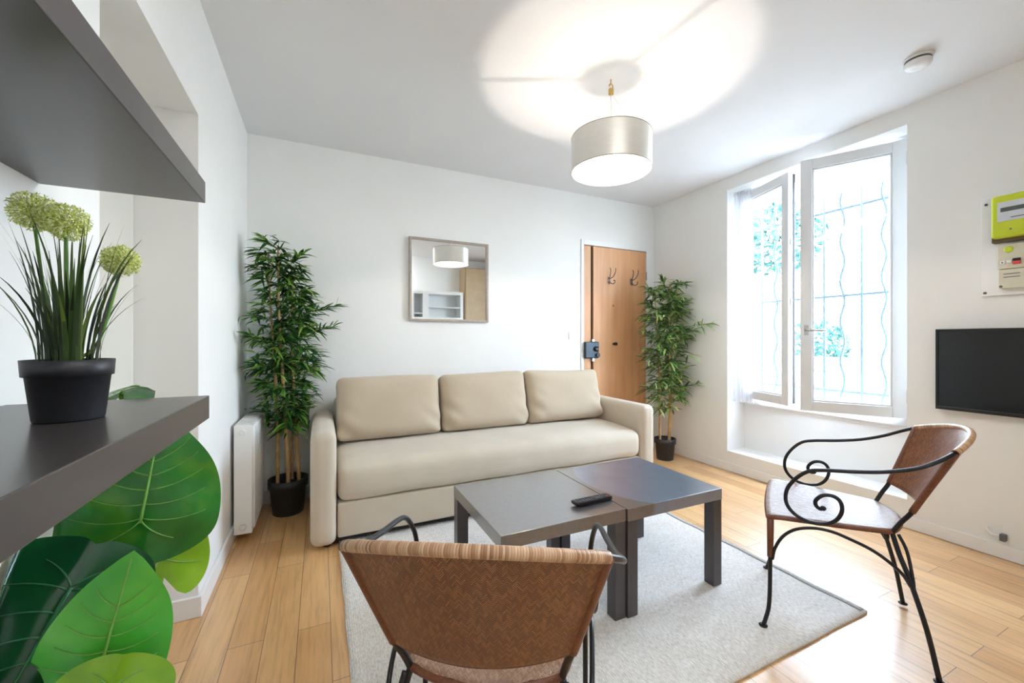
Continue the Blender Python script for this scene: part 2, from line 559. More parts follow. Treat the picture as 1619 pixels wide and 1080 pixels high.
    def rbox(self, c, size, r, n=(16, 8, 8), bulge=None, mat=None):
        """rounded box with dense faces; bulge(p in -1..1 cube, point) -> point"""
        c = Vector(c)
        H = [s / 2 for s in size]
        def coords(k):
            h = H[k]
            rr = min(r, h * 0.999)
            edge = [-h + rr * (1 - math.cos(a)) for a in (0, 0.35, 0.75, 1.15)]
            inner = [-(h - rr) + 2 * (h - rr) * i / n[k] for i in range(n[k] + 1)]
            return edge + inner + [-e for e in edge[::-1]]
        C = [coords(k) for k in range(3)]
        cache = {}
        def vert(p):
            key = tuple(round(x, 6) for x in p)
            if key in cache:
                return cache[key]
            q = Vector([max(-(H[k] - min(r, H[k] * 0.999)), min(H[k] - min(r, H[k] * 0.999), p[k])) for k in range(3)])
            d = Vector(p) - q
            if d.length > 1e-9:
                d = d.normalized() * min(r, min(H) * 0.999)
            w = q + d
            if bulge:
                w = Vector(bulge(Vector([w[k] / H[k] for k in range(3)]), w))
            if mat is not None:
                w = mat @ w
            v = self.b.verts.new(c + w)
            cache[key] = v
            return v
        for ax in range(3):
            a, b = [k for k in range(3) if k != ax]
            for sgn in (-1, 1):
                for i in range(len(C[a]) - 1):
                    for j in range(len(C[b]) - 1):
                        quad = []
                        for (ii, jj) in ((i, j), (i + 1, j), (i + 1, j + 1), (i, j + 1)):
                            p = [0, 0, 0]
                            p[ax] = sgn * H[ax]
                            p[a] = C[a][ii]
                            p[b] = C[b][jj]
                            quad.append(vert(p))
                        if len(set(quad)) < 3:
                            continue
                        flip = (sgn > 0) != (ax == 1)
                        self.face(quad if flip else quad[::-1])
        return self
    def build(self, name, mat, parent=None, bevel=0.0, local=False, smooth=None, bseg=2):
        mats = mat if isinstance(mat, (list, tuple)) else [mat]
        off = Vector((0, 0, 0))
        if parent is not None:
            if not local:
                q = parent
                while q is not None:
                    off += q.location
                    q = q.parent
        elif not local:
            vs = [v.co for v in self.b.verts]
            xs = [v.x for v in vs]; ys = [v.y for v in vs]; zs = [v.z for v in vs]
            off = Vector(((min(xs) + max(xs)) / 2, (min(ys) + max(ys)) / 2, min(zs)))
        if off.length:
            bmesh.ops.translate(self.b, verts=self.b.verts, vec=-off)
        bmesh.ops.recalc_face_normals(self.b, faces=self.b.faces) if smooth != 'keep' else None
        me = bpy.data.meshes.new(name)
        self.b.to_mesh(me)
        self.b.free()
        for m in mats:
            me.materials.append(m)
        o = bpy.data.objects.new(name, me)
        col.objects.link(o)
        if parent is not None:
            o.parent = parent
        elif not local:
            o.location = off
        if bevel:
            bv = o.modifiers.new('edge', 'BEVEL')
            bv.width = bevel
            bv.segments = bseg
            bv.limit_method = 'ANGLE'
            bv.angle_limit = 0.6
        return o

def tag(o, label, cat, group=None, kind=None):
    o['label'] = label
    o['category'] = cat
    if group:
        o['group'] = group
    if kind:
        o['kind'] = kind
    return o

def thing(name, loc, label, cat, group=None, rz=0.0):
    o = bpy.data.objects.new(name, None)
    o.empty_display_size = 0.1
    col.objects.link(o)
    o.location = loc
    o.rotation_euler = (0, 0, rz)
    return tag(o, label, cat, group)

def structure(o):
    o['kind'] = 'structure'
    return o

def bez(ctrl, n=8):
    """Catmull-Rom through points"""
    P = [Vector(p) for p in ctrl]
    P = [P[0] * 2 - P[1]] + P + [P[-1] * 2 - P[-2]]
    out = []
    for i in range(1, len(P) - 2):
        p0, p1, p2, p3 = P[i - 1:i + 3]
        for k in range(n):
            t = k / n
            out.append(0.5 * ((2 * p1) + (p2 - p0) * t + (2 * p0 - 5 * p1 + 4 * p2 - p3) * t * t + (3 * p1 - p0 - 3 * p2 + p3) * t ** 3))
    out.append(P[-2])
    return out

# ------------------------------------------------------------------ room
XL, XR, YB, YR, H = -0.455, 3.195, 3.28, -0.37, 2.54
XS = -0.53      # wall that carries the shelves
structure(MB().box(-0.9, 3.5, -0.5, 3.45, -0.1, 0.0).build('floor', M['floor']))
structure(MB().box(-0.9, 3.5, -0.5, 3.45, H, H + 0.1).build('ceiling', M['ceiling']))
# back wall with the door opening
DX0, DX1, DZ = 2.30, 3.085, 2.075
w = MB()
w.box(-0.9, DX0, YB, YB + 0.15, 0, H)
w.box(DX1, 3.5, YB, YB + 0.15, 0, H)
w.box(DX0, DX1, YB, YB + 0.15, DZ, H)
w.box(DX0, DX1, YB + 0.10, YB + 0.15, 0, DZ)
structure(w.build('wall_back', M['wall']))
# right wall with the window niche
NY0, NY1, NZ0, NZ1, NX = 1.215, 2.415, 0.172, 2.43, 3.42
WY0, WY1, WZ0 = 1.25, 2.38, 0.60
w = MB()
w.box(XR, 3.5, -0.5, NY0, 0, H)
w.box(XR, 3.5, NY1, YB, 0, H)
w.box(XR, 3.5, NY0, NY1, 0, NZ0)
w.box(XR, 3.5, NY0, NY1, NZ1, H)
w.box(NX, 3.5, NY0, NY1, NZ0, WZ0)
structure(w.build('wall_right', M['wall']))
# left wall: solid piece to the corner, lintel running back over the opening, recess
w = MB()
w.box(-0.9, XL, 2.06, YB, 0, H)
w.box(XS, XL, YR, 2.06, 2.055, H)
w.box(-0.9, XS, YR, 1.44, 0, H)
w.box(-0.9, -0.667, 1.44, 2.06, 0, H)
w.box(-0.667, XS, 1.44, 2.06, 2.055, H)
structure(w.build('wall_left', M['wall']))
structure(MB().box(-0.9, 3.5, YR - 0.13, YR, 0, H).build('wall_rear', M['wall']))
structure(MB().box(-0.667, -0.655, 1.442, 2.044, 0, 2.054).build('trim_1', simple('grey_beige_painted_panel', rgb(206, 203, 194), 0.6, var=0.02, scale=6)))
# baseboards
b = MB()
b.box(XL, XL + 0.014, 2.0602, YB, 0, 0.085)
b.box(-0.654, XL + 0.014, 2.046, 2.06, 0, 0.085)
structure(b.build('baseboard_left', M['trim'], bevel=0.003))
structure(MB().box(XL + 0.016, 2.262, YB - 0.014, YB, 0, 0.085).build('baseboard_back', M['trim'], bevel=0.003))
structure(MB().box(XR - 0.012, XR, YR, YB - 0.02, 0.002, 0.075).build('baseboard_right', M['trim'], bevel=0.003))

# ------------------------------------------------------------------ door in the back wall
d = bpy.data.objects.new('door_1', None); col.objects.link(d); d.location = (2.69, YB, 0); d['kind'] = 'structure'
f = MB()
f.box(2.268, DX0, YB - 0.012, YB + 0.09, 0, 2.105)
f.box(DX1, 3.13, YB - 0.012, YB + 0.09, 0, 2.105)
f.box(DX0, DX1, YB - 0.012, YB + 0.09, DZ - 0.02, 2.105)
f.build('door_frame', M['trim'], d, bevel=0.003)
MB().box(2.412, DX1 - 0.004, YB - 0.006, YB + 0.035, 0.01, 2.05).build('door_panel', M['door'], d, bevel=0.002)
MB().box(DX0 + 0.003, 2.382, YB - 0.006, YB + 0.035, 0.01, 2.05).build('door_edge', M['door'], d, bevel=0.002)
MB().box(2.383, 2.411, YB + 0.012, YB + 0.035, 0.01, 2.05).build('door_gap', M['dark'], d)
# lock case spanning the gap
lk = MB()
lk.box(2.292, 2.455, YB - 0.045, YB - 0.007, 0.955, 1.115)
lo = lk.build('lock_case', M['lock'], d, bevel=0.01)
MB().lathe([(0.026, 0), (0.026, -0.012), (0.012, -0.02)], (2.415, YB - 0.045, 1.045), 20, 'Y').build('lock_cylinder', M['black'], lo)
MB().lathe([(0.02, 0), (0.02, -0.02)], (2.43, YB - 0.045, 0.985), 16, 'Y').build('lock_knob', M['iron'], lo)
MB().box(2.383, 2.411, YB - 0.03, YB - 0.006, 0.925, 0.955).box(2.383, 2.411, YB - 0.03, YB - 0.006, 1.115, 1.14).build('lock_bolt', M['steel'], lo, bevel=0.003)
# coat hooks, peephole, knob
for hx in (2.60, 2.885):
    h = MB()
    h.box(hx - 0.014, hx + 0.014, YB - 0.011, YB - 0.006, 1.70, 1.76)
    for sx in (-1, 1):
        h.tube(bez([(hx, YB - 0.012, 1.74), (hx + sx * 0.02, YB - 0.05, 1.76), (hx + sx * 0.03, YB - 0.075, 1.81), (hx + sx * 0.034, YB - 0.07, 1.84)], 5), 0.0045, 8)
        h.tube(bez([(hx, YB - 0.012, 1.715), (hx + sx * 0.018, YB - 0.04, 1.69), (hx + sx * 0.03, YB - 0.06, 1.70), (hx + sx * 0.034, YB - 0.062, 1.725)], 5), 0.0045, 8)
    h.build('coat_hook', M['hook'], d)
MB().lathe([(0.011, 0), (0.011, -0.008), (0.006, -0.01)], (2.659, YB - 0.006, 1.478), 16, 'Y').build('peephole', M['brass'], d)
MB().lathe([(0.012, 0), (0.012, -0.015), (0.017, -0.03), (0.015, -0.045), (0.004, -0.05)], (2.659, YB - 0.006, 1.094), 18, 'Y').build('door_knob', M['dark'], d)
MB().lathe([(0.006, 0), (0.006, -0.004)], (2.662, YB - 0.006, 1.73), 10, 'Y').build('screw_hole', M['dark'], d)
for hz in (1.80, 0.25):
    MB().tube([(DX1, YB - 0.01, hz - 0.04), (DX1, YB - 0.01, hz + 0.04)], 0.007, 8).build('hinge', M['steel'], d)

# light switch
s = thing('light_switch', (2.165, YB, 1.13), 'small white square light switch on the wall beside the wooden door', 'switch')
MB().box(2.128, 2.203, YB - 0.009, YB, 1.135, 1.212).build('switch_plate', M['trim'], s, bevel=0.004)
MB().box(2.146, 2.185, YB - 0.014, YB - 0.009, 1.153, 1.194).build('rocker', M['trim'], s, bevel=0.002)

# ------------------------------------------------------------------ window
win = bpy.data.objects.new('window_1', None); col.objects.link(win); win.location = (3.39, 1.815, WZ0); win['kind'] = 'structure'
f = MB()
FX0, FX1 = 3.352, 3.425
f.box(FX0, FX1, NY0, NY0 + 0.055, WZ0 - 0.02, NZ1)
f.box(FX0, FX1, NY1 - 0.055, NY1, WZ0 - 0.02, NZ1)
f.box(FX0, FX1, NY0 + 0.055, NY1 - 0.055, WZ0 - 0.02, WZ0 + 0.035)
f.box(FX0, FX1, NY0 + 0.055, NY1 - 0.055, NZ1 - 0.045, NZ1)
f.build('window_frame', M['pvc'], win, bevel=0.004)
MB().box(3.40, 3.53, NY0 + 0.02, NY1 - 0.02, WZ0 - 0.05, WZ0 - 0.018).build('window_sill', M['trim'], win, bevel=0.004)

def sash(hx, hy, dx, dy, wd, z0, z1, handle, gasket):
    L = math.hypot(dx, dy)
    ux = Vector((dx / L, dy / L, 0))
    nn = Vector((-ux.y, ux.x, 0))
    if nn.x > 0:
        nn = -nn                      # towards the room
    T = Matrix(((ux.x, nn.x, 0, hx), (ux.y, nn.y, 0, hy), (0, 0, 1, 0), (0, 0, 0, 1)))
    m = 0.068
    b = MB()
    b.box(0, m, -0.03, 0.03, z0, z1, T)
    b.box(wd - m, wd, -0.03, 0.03, z0, z1, T)
    b.box(m, wd - m, -0.03, 0.03, z0, z0 + m, T)
    b.box(m, wd - m, -0.03, 0.03, z1 - m, z1, T)
    # glazing bead
    for (a0, a1, c0, c1) in ((m, m + 0.012, z0 + m, z1 - m), (wd - m - 0.012, wd - m, z0 + m, z1 - m), (m, wd - m, z0 + m, z0 + m + 0.012), (m, wd - m, z1 - m - 0.012, z1 - m)):
        b.box(a0, a1, -0.018, 0.02, c0, c1, T)
    so = b.build('sash', M['pvc'], win, bevel=0.004)
    MB().box(m + 0.002, wd - m - 0.002, -0.006, 0.006, z0 + m + 0.002, z1 - m - 0.002, T).build('glass_pane', M['glass'], so)
    if gasket:
        g = MB()
        g.box(wd, wd + 0.006, -0.022, -0.008, z0 + 0.02, z1 - 0.02, T)
        g.build('rubber_seal', M['black'], so)
        g = MB()
        for zz in (z0 + 0.75, z0 + 1.2):
            g.box(wd, wd + 0.012, 0.008, 0.018, zz, zz + 0.05, T)
        g.build('locking_bolt', M['steel'], so, bevel=0.002)
    if handle:
        g = MB()
        zc = z0 + 0.56
        cx = wd - 0.035
        g.box(cx - 0.013, cx + 0.013, 0.03, 0.04, zc - 0.035, zc + 0.035, T)
        pts = [T @ Vector(p) for p in ((cx, 0.04, zc), (cx, 0.075, zc), (cx - 0.012, 0.083, zc), (cx - 0.11, 0.083, zc - 0.006))]
        g.tube(pts, [0.009, 0.009, 0.009, 0.008], 10)
        g.build('handle', M['steel'], so)
    for zz in (z0 + 0.1, z1 - 0.16):
        MB().tube([T @ Vector((-0.004, 0.03, zz)), T @ Vector((-0.004, 0.03, zz + 0.08))], 0.009, 10).build('hinge', M['pvc'], so)
    return so
sash(3.328, 1.268, -0.26, 0.475, 0.545, 0.64, 2.385, True, False)
sash(3.335, 2.352, -0.165, -0.49, 0.515, 0.64, 2.385, False, True)

# sheer curtain gathered by the left sash
cu = thing('sheer_curtain', (3.27, 2.31, 0.6), 'thin white sheer curtain gathered at the left side of the open window', 'curtain')
def curt(sx, t):
    z = 0.605 + 1.79 * t
    nar = 0.75 + 0.25 * (1 - t) + 0.05 * math.sin(3 * t)
    q = (sx - 0.5) * nar
    w_ = 0.016 * math.sin(sx * 2 * PI * 5.5 + 0.8 * math.sin(2.2 * t)) * (0.6 + 0.4 * (1 - t))
    return (3.243 + 0.03 * q + w_ * 0.9, 2.308 - 0.185 * q + w_ * 0.3, z)
MB().sheet(curt, 80, 24).build('curtain_cloth', M['sheer'], cu)
hd = MB()
hd.sheet(lambda sx, t: (lambda p: (p[0] - 0.004, p[1], 2.372 + 0.03 * t))(curt(sx, 1.0)), 80, 2, thick=0.003)
hd.build('gathered_heading', M['sheer'], cu)
MB().tube([(3.262, 2.405, 2.385), (3.236, 2.222, 2.385)], 0.004, 8).build('curtain_rod', M['pvc'], cu)

# wrought iron grille outside
gr = thing('window_grille', (3.56, 1.815, 0.55), 'grey wrought iron bars, straight and wavy, outside the window', 'window grille')
GX = 3.56
for k, y in enumerate((1.29, 1.475, 1.605, 1.727, 1.85, 1.975, 2.10, 2.225, 2.345)):
    pts = []
    if k % 2 == 0:
        pts = [(GX, y, 0.62), (GX, y, 2.25)]
    if k in (1, 3, 5, 7):
        pts = [(GX, y + 0.014 * math.sin((z - 0.6) * 2 * PI / 0.30), z) for z in [0.62 + 1.63 * i / 60 for i in range(61)]]
    MB().tube(pts, 0.0095, 8).build('wavy_bar' if k % 2 else 'straight_bar', M['grille'], gr)
for z in (0.745, 1.465, 2.12):
    MB().box(GX - 0.005, GX + 0.005, 1.2, 2.43, z - 0.009, z + 0.009).build('cross_bar', M['grille'], gr)
for y in (1.2, 2.43):
    for z in (0.745, 2.12):
        MB().box(3.5, GX + 0.005, y - 0.006, y + 0.006, z - 0.01, z + 0.01).build('wall_anchor', M['grille'], gr)

# outside
structure(MB().box(3.5, 12, -6, 12, -0.25, -0.05).build('outside_ground', M['ext_ground']))
fe = thing('garden_fence', (5.6, 3.2, -0.05), 'low white fence of horizontal boards across the garden', 'fence')
for k in range(5):
    MB().box(5.58, 5.61, 1.9, 5.4, 0.0 + k * 0.19, 0.165 + k * 0.19).build('fence_board', M['ext_wall'], fe)
for y in (2.0, 3.6, 5.3):
    MB().box(5.61, 5.67, y - 0.03, y + 0.03, -0.05, 0.95).build('fence_post', M['ext_wall'], fe)

def leafblob(name, label, c, rad, n, size, trunk, mat):
    t = thing(name, (c[0], c[1], -0.05), label, 'shrub' if trunk < 0.6 else 'tree')
    b = MB()
    for i in range(n):
        u = R.random(); th = R.random() * 2 * PI; ph = math.acos(2 * R.random() - 1)
        rr = 0.55 + 0.45 * u ** 0.5
        p = Vector((c[0] + rad[0] * rr * math.sin(ph) * math.cos(th), c[1] + rad[1] * rr * math.sin(ph) * math.sin(th), c[2] + rad[2] * rr * math.cos(ph)))
        a = Vector((R.uniform(-1, 1), R.uniform(-1, 1), R.uniform(-1, 1))).normalized()
        s_ = a.orthogonal().normalized()
        L = size * R.uniform(0.6, 1.3)
        v = [b.b.verts.new(p - a * L), b.b.verts.new(p + s_ * L * 0.4), b.b.verts.new(p + a * L), b.b.verts.new(p - s_ * L * 0.4)]
        b.face(v)
    b.build('foliage', mat, t)
    tb = MB()
    tb.tube([(c[0], c[1], -0.05), (c[0] + 0.03, c[1] - 0.02, trunk), (c[0], c[1], c[2])], [0.05, 0.04, 0.02], 8)
    tb.build('trunk', M['cane'], t)
leafblob('garden_shrub', 'leafy shrub showing above the white garden fence through the window', (6.2, 3.35, 1.05), (0.35, 0.42, 0.38), 900, 0.06, 0.4, M['shrub'])
leafblob('garden_tree', 'taller leafy tree seen high through the window behind the iron bars', (7.2, 4.55, 2.9), (0.7, 0.8, 0.6), 1300, 0.09, 1.6, M['shrub'])

# ------------------------------------------------------------------ shelves
for (nm, x1, y1, z0, lab) in (('wall_shelf', -0.248, 1.185, 1.455, 'upper dark brown floating wall shelf, empty, seen from below'),
                              ('wall_shelf', -0.220, 1.085, 0.960, 'lower dark brown floating wall shelf carrying the potted white-green flowers')):
    tag(MB().box(XS, x1, 0.05, y1, z0, z0 + 0.05).build(nm, M['shelf'], bevel=0.0015), lab, 'shelf', 'floating wall shelves')
SZ = 1.010

# ------------------------------------------------------------------ flower pot on the lower shelf
px, py = -0.345, 0.845
fp = thing('potted_allium', (px, py, SZ), 'black plastic pot of artificial grass with three pale green ball flowers on lower shelf', 'potted plant')
p = MB()
p.lathe([(0.0375, SZ), (0.039, SZ + 0.003), (0.0455, SZ + 0.066), (0.0490, SZ + 0.067), (0.0505, SZ + 0.091), (0.0475, SZ + 0.091), (0.045, SZ + 0.075)], (px, py, 0), 48, cap1=False)
p.build('pot', M['pot'], fp)
MB().lathe([(0.002, SZ + 0.082), (0.0455, SZ + 0.080)], (px, py, 0), 24, cap0=True, cap1=False).build('soil', M['soil'], fp)
g = MB()
for i in range(88):
    a = R.random() * 2 * PI
    r0 = 0.036 * R.random() ** 0.6
    base = Vector((px + r0 * math.cos(a), py + r0 * math.sin(a), SZ + 0.08))
    lean = R.uniform(0.15, 1.0) * (0.5 + r0 / 0.036 * 0.6)
    Lh = R.uniform(0.11, 0.245)
    out = Vector((math.cos(a), math.sin(a), 0))
    side = Vector((-math.sin(a), math.cos(a), 0))
    wv = R.uniform(0.0014, 0.0031)
    N = 8
    prev = None
    tw = R.uniform(-0.6, 0.6)
    for j in range(N + 1):
        t = j / N
        bend = lean * 0.075 * t ** 1.8
        q = base + out * bend + Vector((0, 0, Lh * (t - 0.16 * lean * t ** 3)))
        q.x = max(q.x, XS + 0.012)
        w_ = wv * (1 - t ** 2.5) + 0.0002
        sd = (side * math.cos(tw * t) + out * math.sin(tw * t)) * w_
        A, B = g.b.verts.new(q - sd), g.b.verts.new(q + sd)
        if prev:
            g.face([prev[0], prev[1], B, A])
        prev = (A, B)
g.build('grass_blades', M['grass'], fp)
for (hx, hy, hz, hr) in ((-0.388, 0.855, 1.322, 0.028), (-0.345, 0.835, 1.307, 0.027), (-0.292, 0.862, 1.258, 0.0245)):
    st = MB()
    st.tube(bez([(px + (hx - px) * 0.2, py, SZ + 0.09), (px + (hx - px) * 0.6, (py + hy) / 2, (SZ + hz) / 2), (hx, hy, hz - hr * 0.6)], 6), 0.0022, 8)
    so = st.build('flower_stem', M['stemgreen'], fp)
    fl = MB()
    fl.sphere((hx, hy, hz), hr * 0.3, 10, 8)
    for i in range(210):
        z = 1 - 2 * (i + 0.5) / 210
        th = i * 2.399963 + R.uniform(-0.1, 0.1)
        rr = math.sqrt(max(0, 1 - z * z))
        dv = Vector((rr * math.cos(th), rr * math.sin(th), z))
        Rr = hr * R.uniform(0.82, 1.05)
        tip = Vector((hx, hy, hz)) + dv * Rr
        c0 = Vector((hx, hy, hz)) + dv * hr * 0.25
        fl.tube([c0, tip], [0.0005, 0.0006], 4, caps=False)
        o1 = dv.orthogonal().normalized()
        o2 = dv.cross(o1)
        for k in range(5):
            a = 2 * PI * k / 5 + R.random()
            e = o1 * math.cos(a) + o2 * math.sin(a)
            f2 = dv.cross(e)
            v = [fl.b.verts.new(tip - dv * 0.002), fl.b.verts.new(tip + e * 0.0026 + f2 * 0.001), fl.b.verts.new(tip + e * 0.005 + dv * 0.0015), fl.b.verts.new(tip + e * 0.0026 - f2 * 0.001)]
            fl.face(v)
    fl.build('flower_head', M['allium'], so)

# ------------------------------------------------------------------ big-leaf plant by the shelf
PX, PY = -0.42, 1.27
bp = thing('large_leaf_plant', (PX, PY, 0), 'artificial plant with very large glossy green leaves hanging below the lower shelf', 'plant')
pp = MB()
pp.lathe([(0.066, 0.0), (0.07, 0.005), (0.084, 0.16), (0.089, 0.16), (0.092, 0.19), (0.086, 0.19), (0.082, 0.17)], (PX, PY, 0), 40, cap1=False)
pp.build('pot', M['pot'], bp)
MB().lathe([(0.002, 0.175), (0.083, 0.175)], (PX, PY, 0), 24, cap1=False).build('soil', M['soil'], bp)

def big_leaf(base, tip, width, nrm, mat, veinmat, lobe=0.34, cup=0.10, droop=0.12, twist=0.0, nv=5, wav=0.006, petf=None, notch_d=0.55, bk=2.8):
    """heart-shaped leaf: base = where the stalk meets the blade, tip, half-width, facing direction"""
    base, tip = Vector(base), Vector(tip)
    ax = tip - base
    L = ax.length
    ax.normalize()
    n = Vector(nrm)
    n = (n - ax * n.dot(ax)).normalized()
    sd = ax.cross(n)
    def outline(th):
        # th = 0 towards the tip, pi towards the notch
        a = abs(th)
        c_, s_ = math.cos(a), math.sin(a)
        # superposed: ellipse-like body + pointed tip + basal lobes with notch
        front = L * (max(0.0, c_) ** 0.9) if c_ > 0 else 0
        e_ = 2.0 if c_ > 0 else bk
        body = 1.0 / (abs(c_ / (L * (0.80 if c_ > 0 else lobe))) ** e_ + abs(s_ / width) ** e_) ** (1 / e_)
        tipb = L * math.exp(-(a / 0.20) ** 1.3) * 0.2
        notch = 1 - notch_d * math.exp(-((PI - a) / 0.16) ** 2)
        return (body + tipb) * notch
    def P(x, y):
        """x along the axis, y across -> 3D"""
        h = -cup * abs(y) ** 1.25 / max(width, 1e-6) ** 0.25 - droop * L * (max(0, x) / L) ** 2 * 0.9 + wav * math.sin(x * 38 + y * 16) * min(1, abs(y) / width * 1.5) + twist * x * y / L
        h += 0.010 * math.exp(-(y / 0.012) ** 2) * -1 * (0.3)
        q = base + ax * x + sd * y + n * h
        if q.y < 1.46:
            q.x = max(q.x, XS + 0.012)
        return q
    b = MB()
    NR, NT_ = 12, 72
    cen = b.b.verts.new(P(0, 0))
    prev = None
    rings = []
    for i in range(1, NR + 1):
        ring = []
        for k in range(NT_):
            th = -PI + 2 * PI * k / NT_
            r = outline(th) * i / NR
            ring.append(b.b.verts.new(P(r * math.cos(th), r * math.sin(th))))
        rings.append(ring)
    for k in range(NT_):
        k2 = (k + 1) % NT_
        b.face([cen, rings[0][k], rings[0][k2]])
        for i in range(NR - 1):
            b.face([rings[i][k], rings[i + 1][k], rings[i + 1][k2], rings[i][k2]])
    b.mi = 1
    def vein(pts, r0, r1):
        q = [P(*p_) + n * 0.0012 for p_ in pts]
        m_ = len(q)
        b.tube(q, [r0 + (r1 - r0) * i / (m_ - 1) for i in range(m_)], 6)
    vein([(x * L * 0.93, 0) for x in [i / 14 for i in range(15)]], 0.0042 * L / 0.3, 0.001)
    for s_ in (-1, 1):
        for j in range(nv):
            x0 = L * (0.02 + 0.62 * j / nv)
            ang = math.radians(108 - 52 * j / nv)
            lim = outline(ang if x0 < 0.05 * L else math.radians(100 - 60 * j / nv)) * (0.80 - 0.05 * j)
            lim = min(lim, width * (1.0 - 0.55 * (j / nv) ** 1.5) * 0.86 / max(0.3, math.sin(ang)))
            pts = []
            for i in range(9):
                t = i / 8
                a2 = ang - 0.35 * t
                pts.append((x0 + lim * t * math.cos(a2), s_ * lim * t * math.sin(a2)))
            vein(pts, 0.0017 * L / 0.3, 0.0005)
        pts = []
        for i in range(8):
            t = i / 7
            a2 = math.radians(150) - 0.3 * t
            pts.append((L * lobe * 0.72 * t * math.cos(a2), s_ * L * lobe * 0.9 * t * math.sin(a2)))
        vein(pts, 0.002 * L / 0.3, 0.0007)
    lf = b.build('leaf', [mat, veinmat], bp, smooth='keep')
    st = MB()
    start = Vector((PX + R.uniform(-0.03, 0.03), PY + R.uniform(-0.03, 0.03), 0.2))
    mid = (start + base) / 2 + (Vector(petf) if petf else Vector((0, 0, 0.1)))
    st.tube(bez([start, mid, base - n * 0.004], 8), [0.007 - 0.003 * i / 16 for i in range(17)], 8)
    st.build('leaf_stalk', M['petiole'], lf)
    return lf

big_leaf((-0.375, 1.21, 0.715), (-0.340, 1.235, 0.965), 0.152, (0.28, -0.95, 0.25), M['leaf_mid'], M['vein'], lobe=0.40, cup=0.22, droop=0.05, petf=(0, 0.04, 0.05), notch_d=0.25, bk=2.6)
big_leaf((-0.375, 1.33, 0.575), (-0.43, 1.34, 0.87), 0.105, (0.35, -0.9, 0.2), M['leaf_yellow'], M['vein'], lobe=0.42, cup=0.15, droop=0.05)
big_leaf((-0.368, 1.00, 0.525), (-0.322, 1.005, 0.728), 0.098, (0.25, -0.95, 0.3), M['leaf_light'], M['vein'], lobe=0.40, cup=0.22, droop=0.03, petf=(0.0, 0.05, -0.05), notch_d=0.3)
big_leaf((-0.435, 1.07, 0.655), (-0.51, 0.90, 0.43), 0.132, (0.45, -0.75, 0.45), M['leaf_dark'], M['vein_dark'], lobe=0.30, cup=0.25, droop=0.05, petf=(0, 0.08, 0), notch_d=0.12)
big_leaf((-0.33, 0.93, 0.525), (-0.365, 0.84, 0.375), 0.088, (0.1, -0.7, 0.75), M['leaf_yellow'], M['vein'], lobe=0.30, cup=0.25, droop=0.1, petf=(0.03, 0.02, 0.05), notch_d=0.05, bk=2.1)
big_leaf((-0.44, 1.30, 1.000), (-0.365, 1.17, 1.065), 0.055, (0.2, -0.35, 0.9), M['leaf_mid'], M['vein'], lobe=0.35, cup=0.5, droop=0.25, petf=(-0.01, 0.06, 0.05))
big_leaf((-0.46, 1.00, 0.40), (-0.47, 0.90, 0.26), 0.10, (0.4, -0.7, 0.6), M['leaf_dark'], M['vein_dark'], lobe=0.4, cup=0.2, droop=0.1, notch_d=0.1)

# ------------------------------------------------------------------ radiator
ra = thing('radiator', (-0.392, 2.92, 0.04), 'white ribbed wall radiator next to the corner bamboo plant', 'radiator')
b = MB()
b.box(-0.438, -0.350, 2.70, 3.13, 0.045, 0.655)
b.build('radiator_body', M['radiator'], ra, bevel=0.004)
for k in range(7):
    y = 2.73 + k * 0.058
    q = MB()
    q.rbox((-0.348, y + 0.025, 0.35), (0.016, 0.048, 0.58), 0.0075, (2, 2, 8))
    q.build('rib', M['radiator'], ra)
for z in (0.615, 0.085):
    MB().lathe([(0.017, 0), (0.017, -0.006), (0.012, -0.009), (0.011, -0.004)], (-0.395, 2.70, z), 24, 'Y').build('end_plug', M['radiator'], ra)
gt = MB()
for k in range(12):
    gt.box(-0.43, -0.36, 2.715 + k * 0.034, 2.737 + k * 0.034, 0.655, 0.658)
gt.build('top_grille', M['radiator'], ra)
for y in (2.80, 3.0):
    MB().box(XL, -0.438, y, y + 0.04, 0.5, 0.56).build('wall_bracket', M['slot'], ra)
MB().tube(bez([(-0.40, 3.13, 0.14), (-0.40, 3.17, 0.14), (-0.41, 3.19, 0.10), (-0.42, 3.2, 0.02)], 5), 0.008, 8).build('pipe', M['radiator'], ra)

# ------------------------------------------------------------------ bamboo plants
def keep_clear(q, clip):
    q = Vector((min(max(q.x, clip[0]), clip[1]), min(q.y, clip[2]), q.z))
    if q.x < 1 and q.z < 0.68:
        q.x = min(q.x, -0.075)
        if q.y < 3.14:
            q.x = max(q.x, -0.315)
    return q

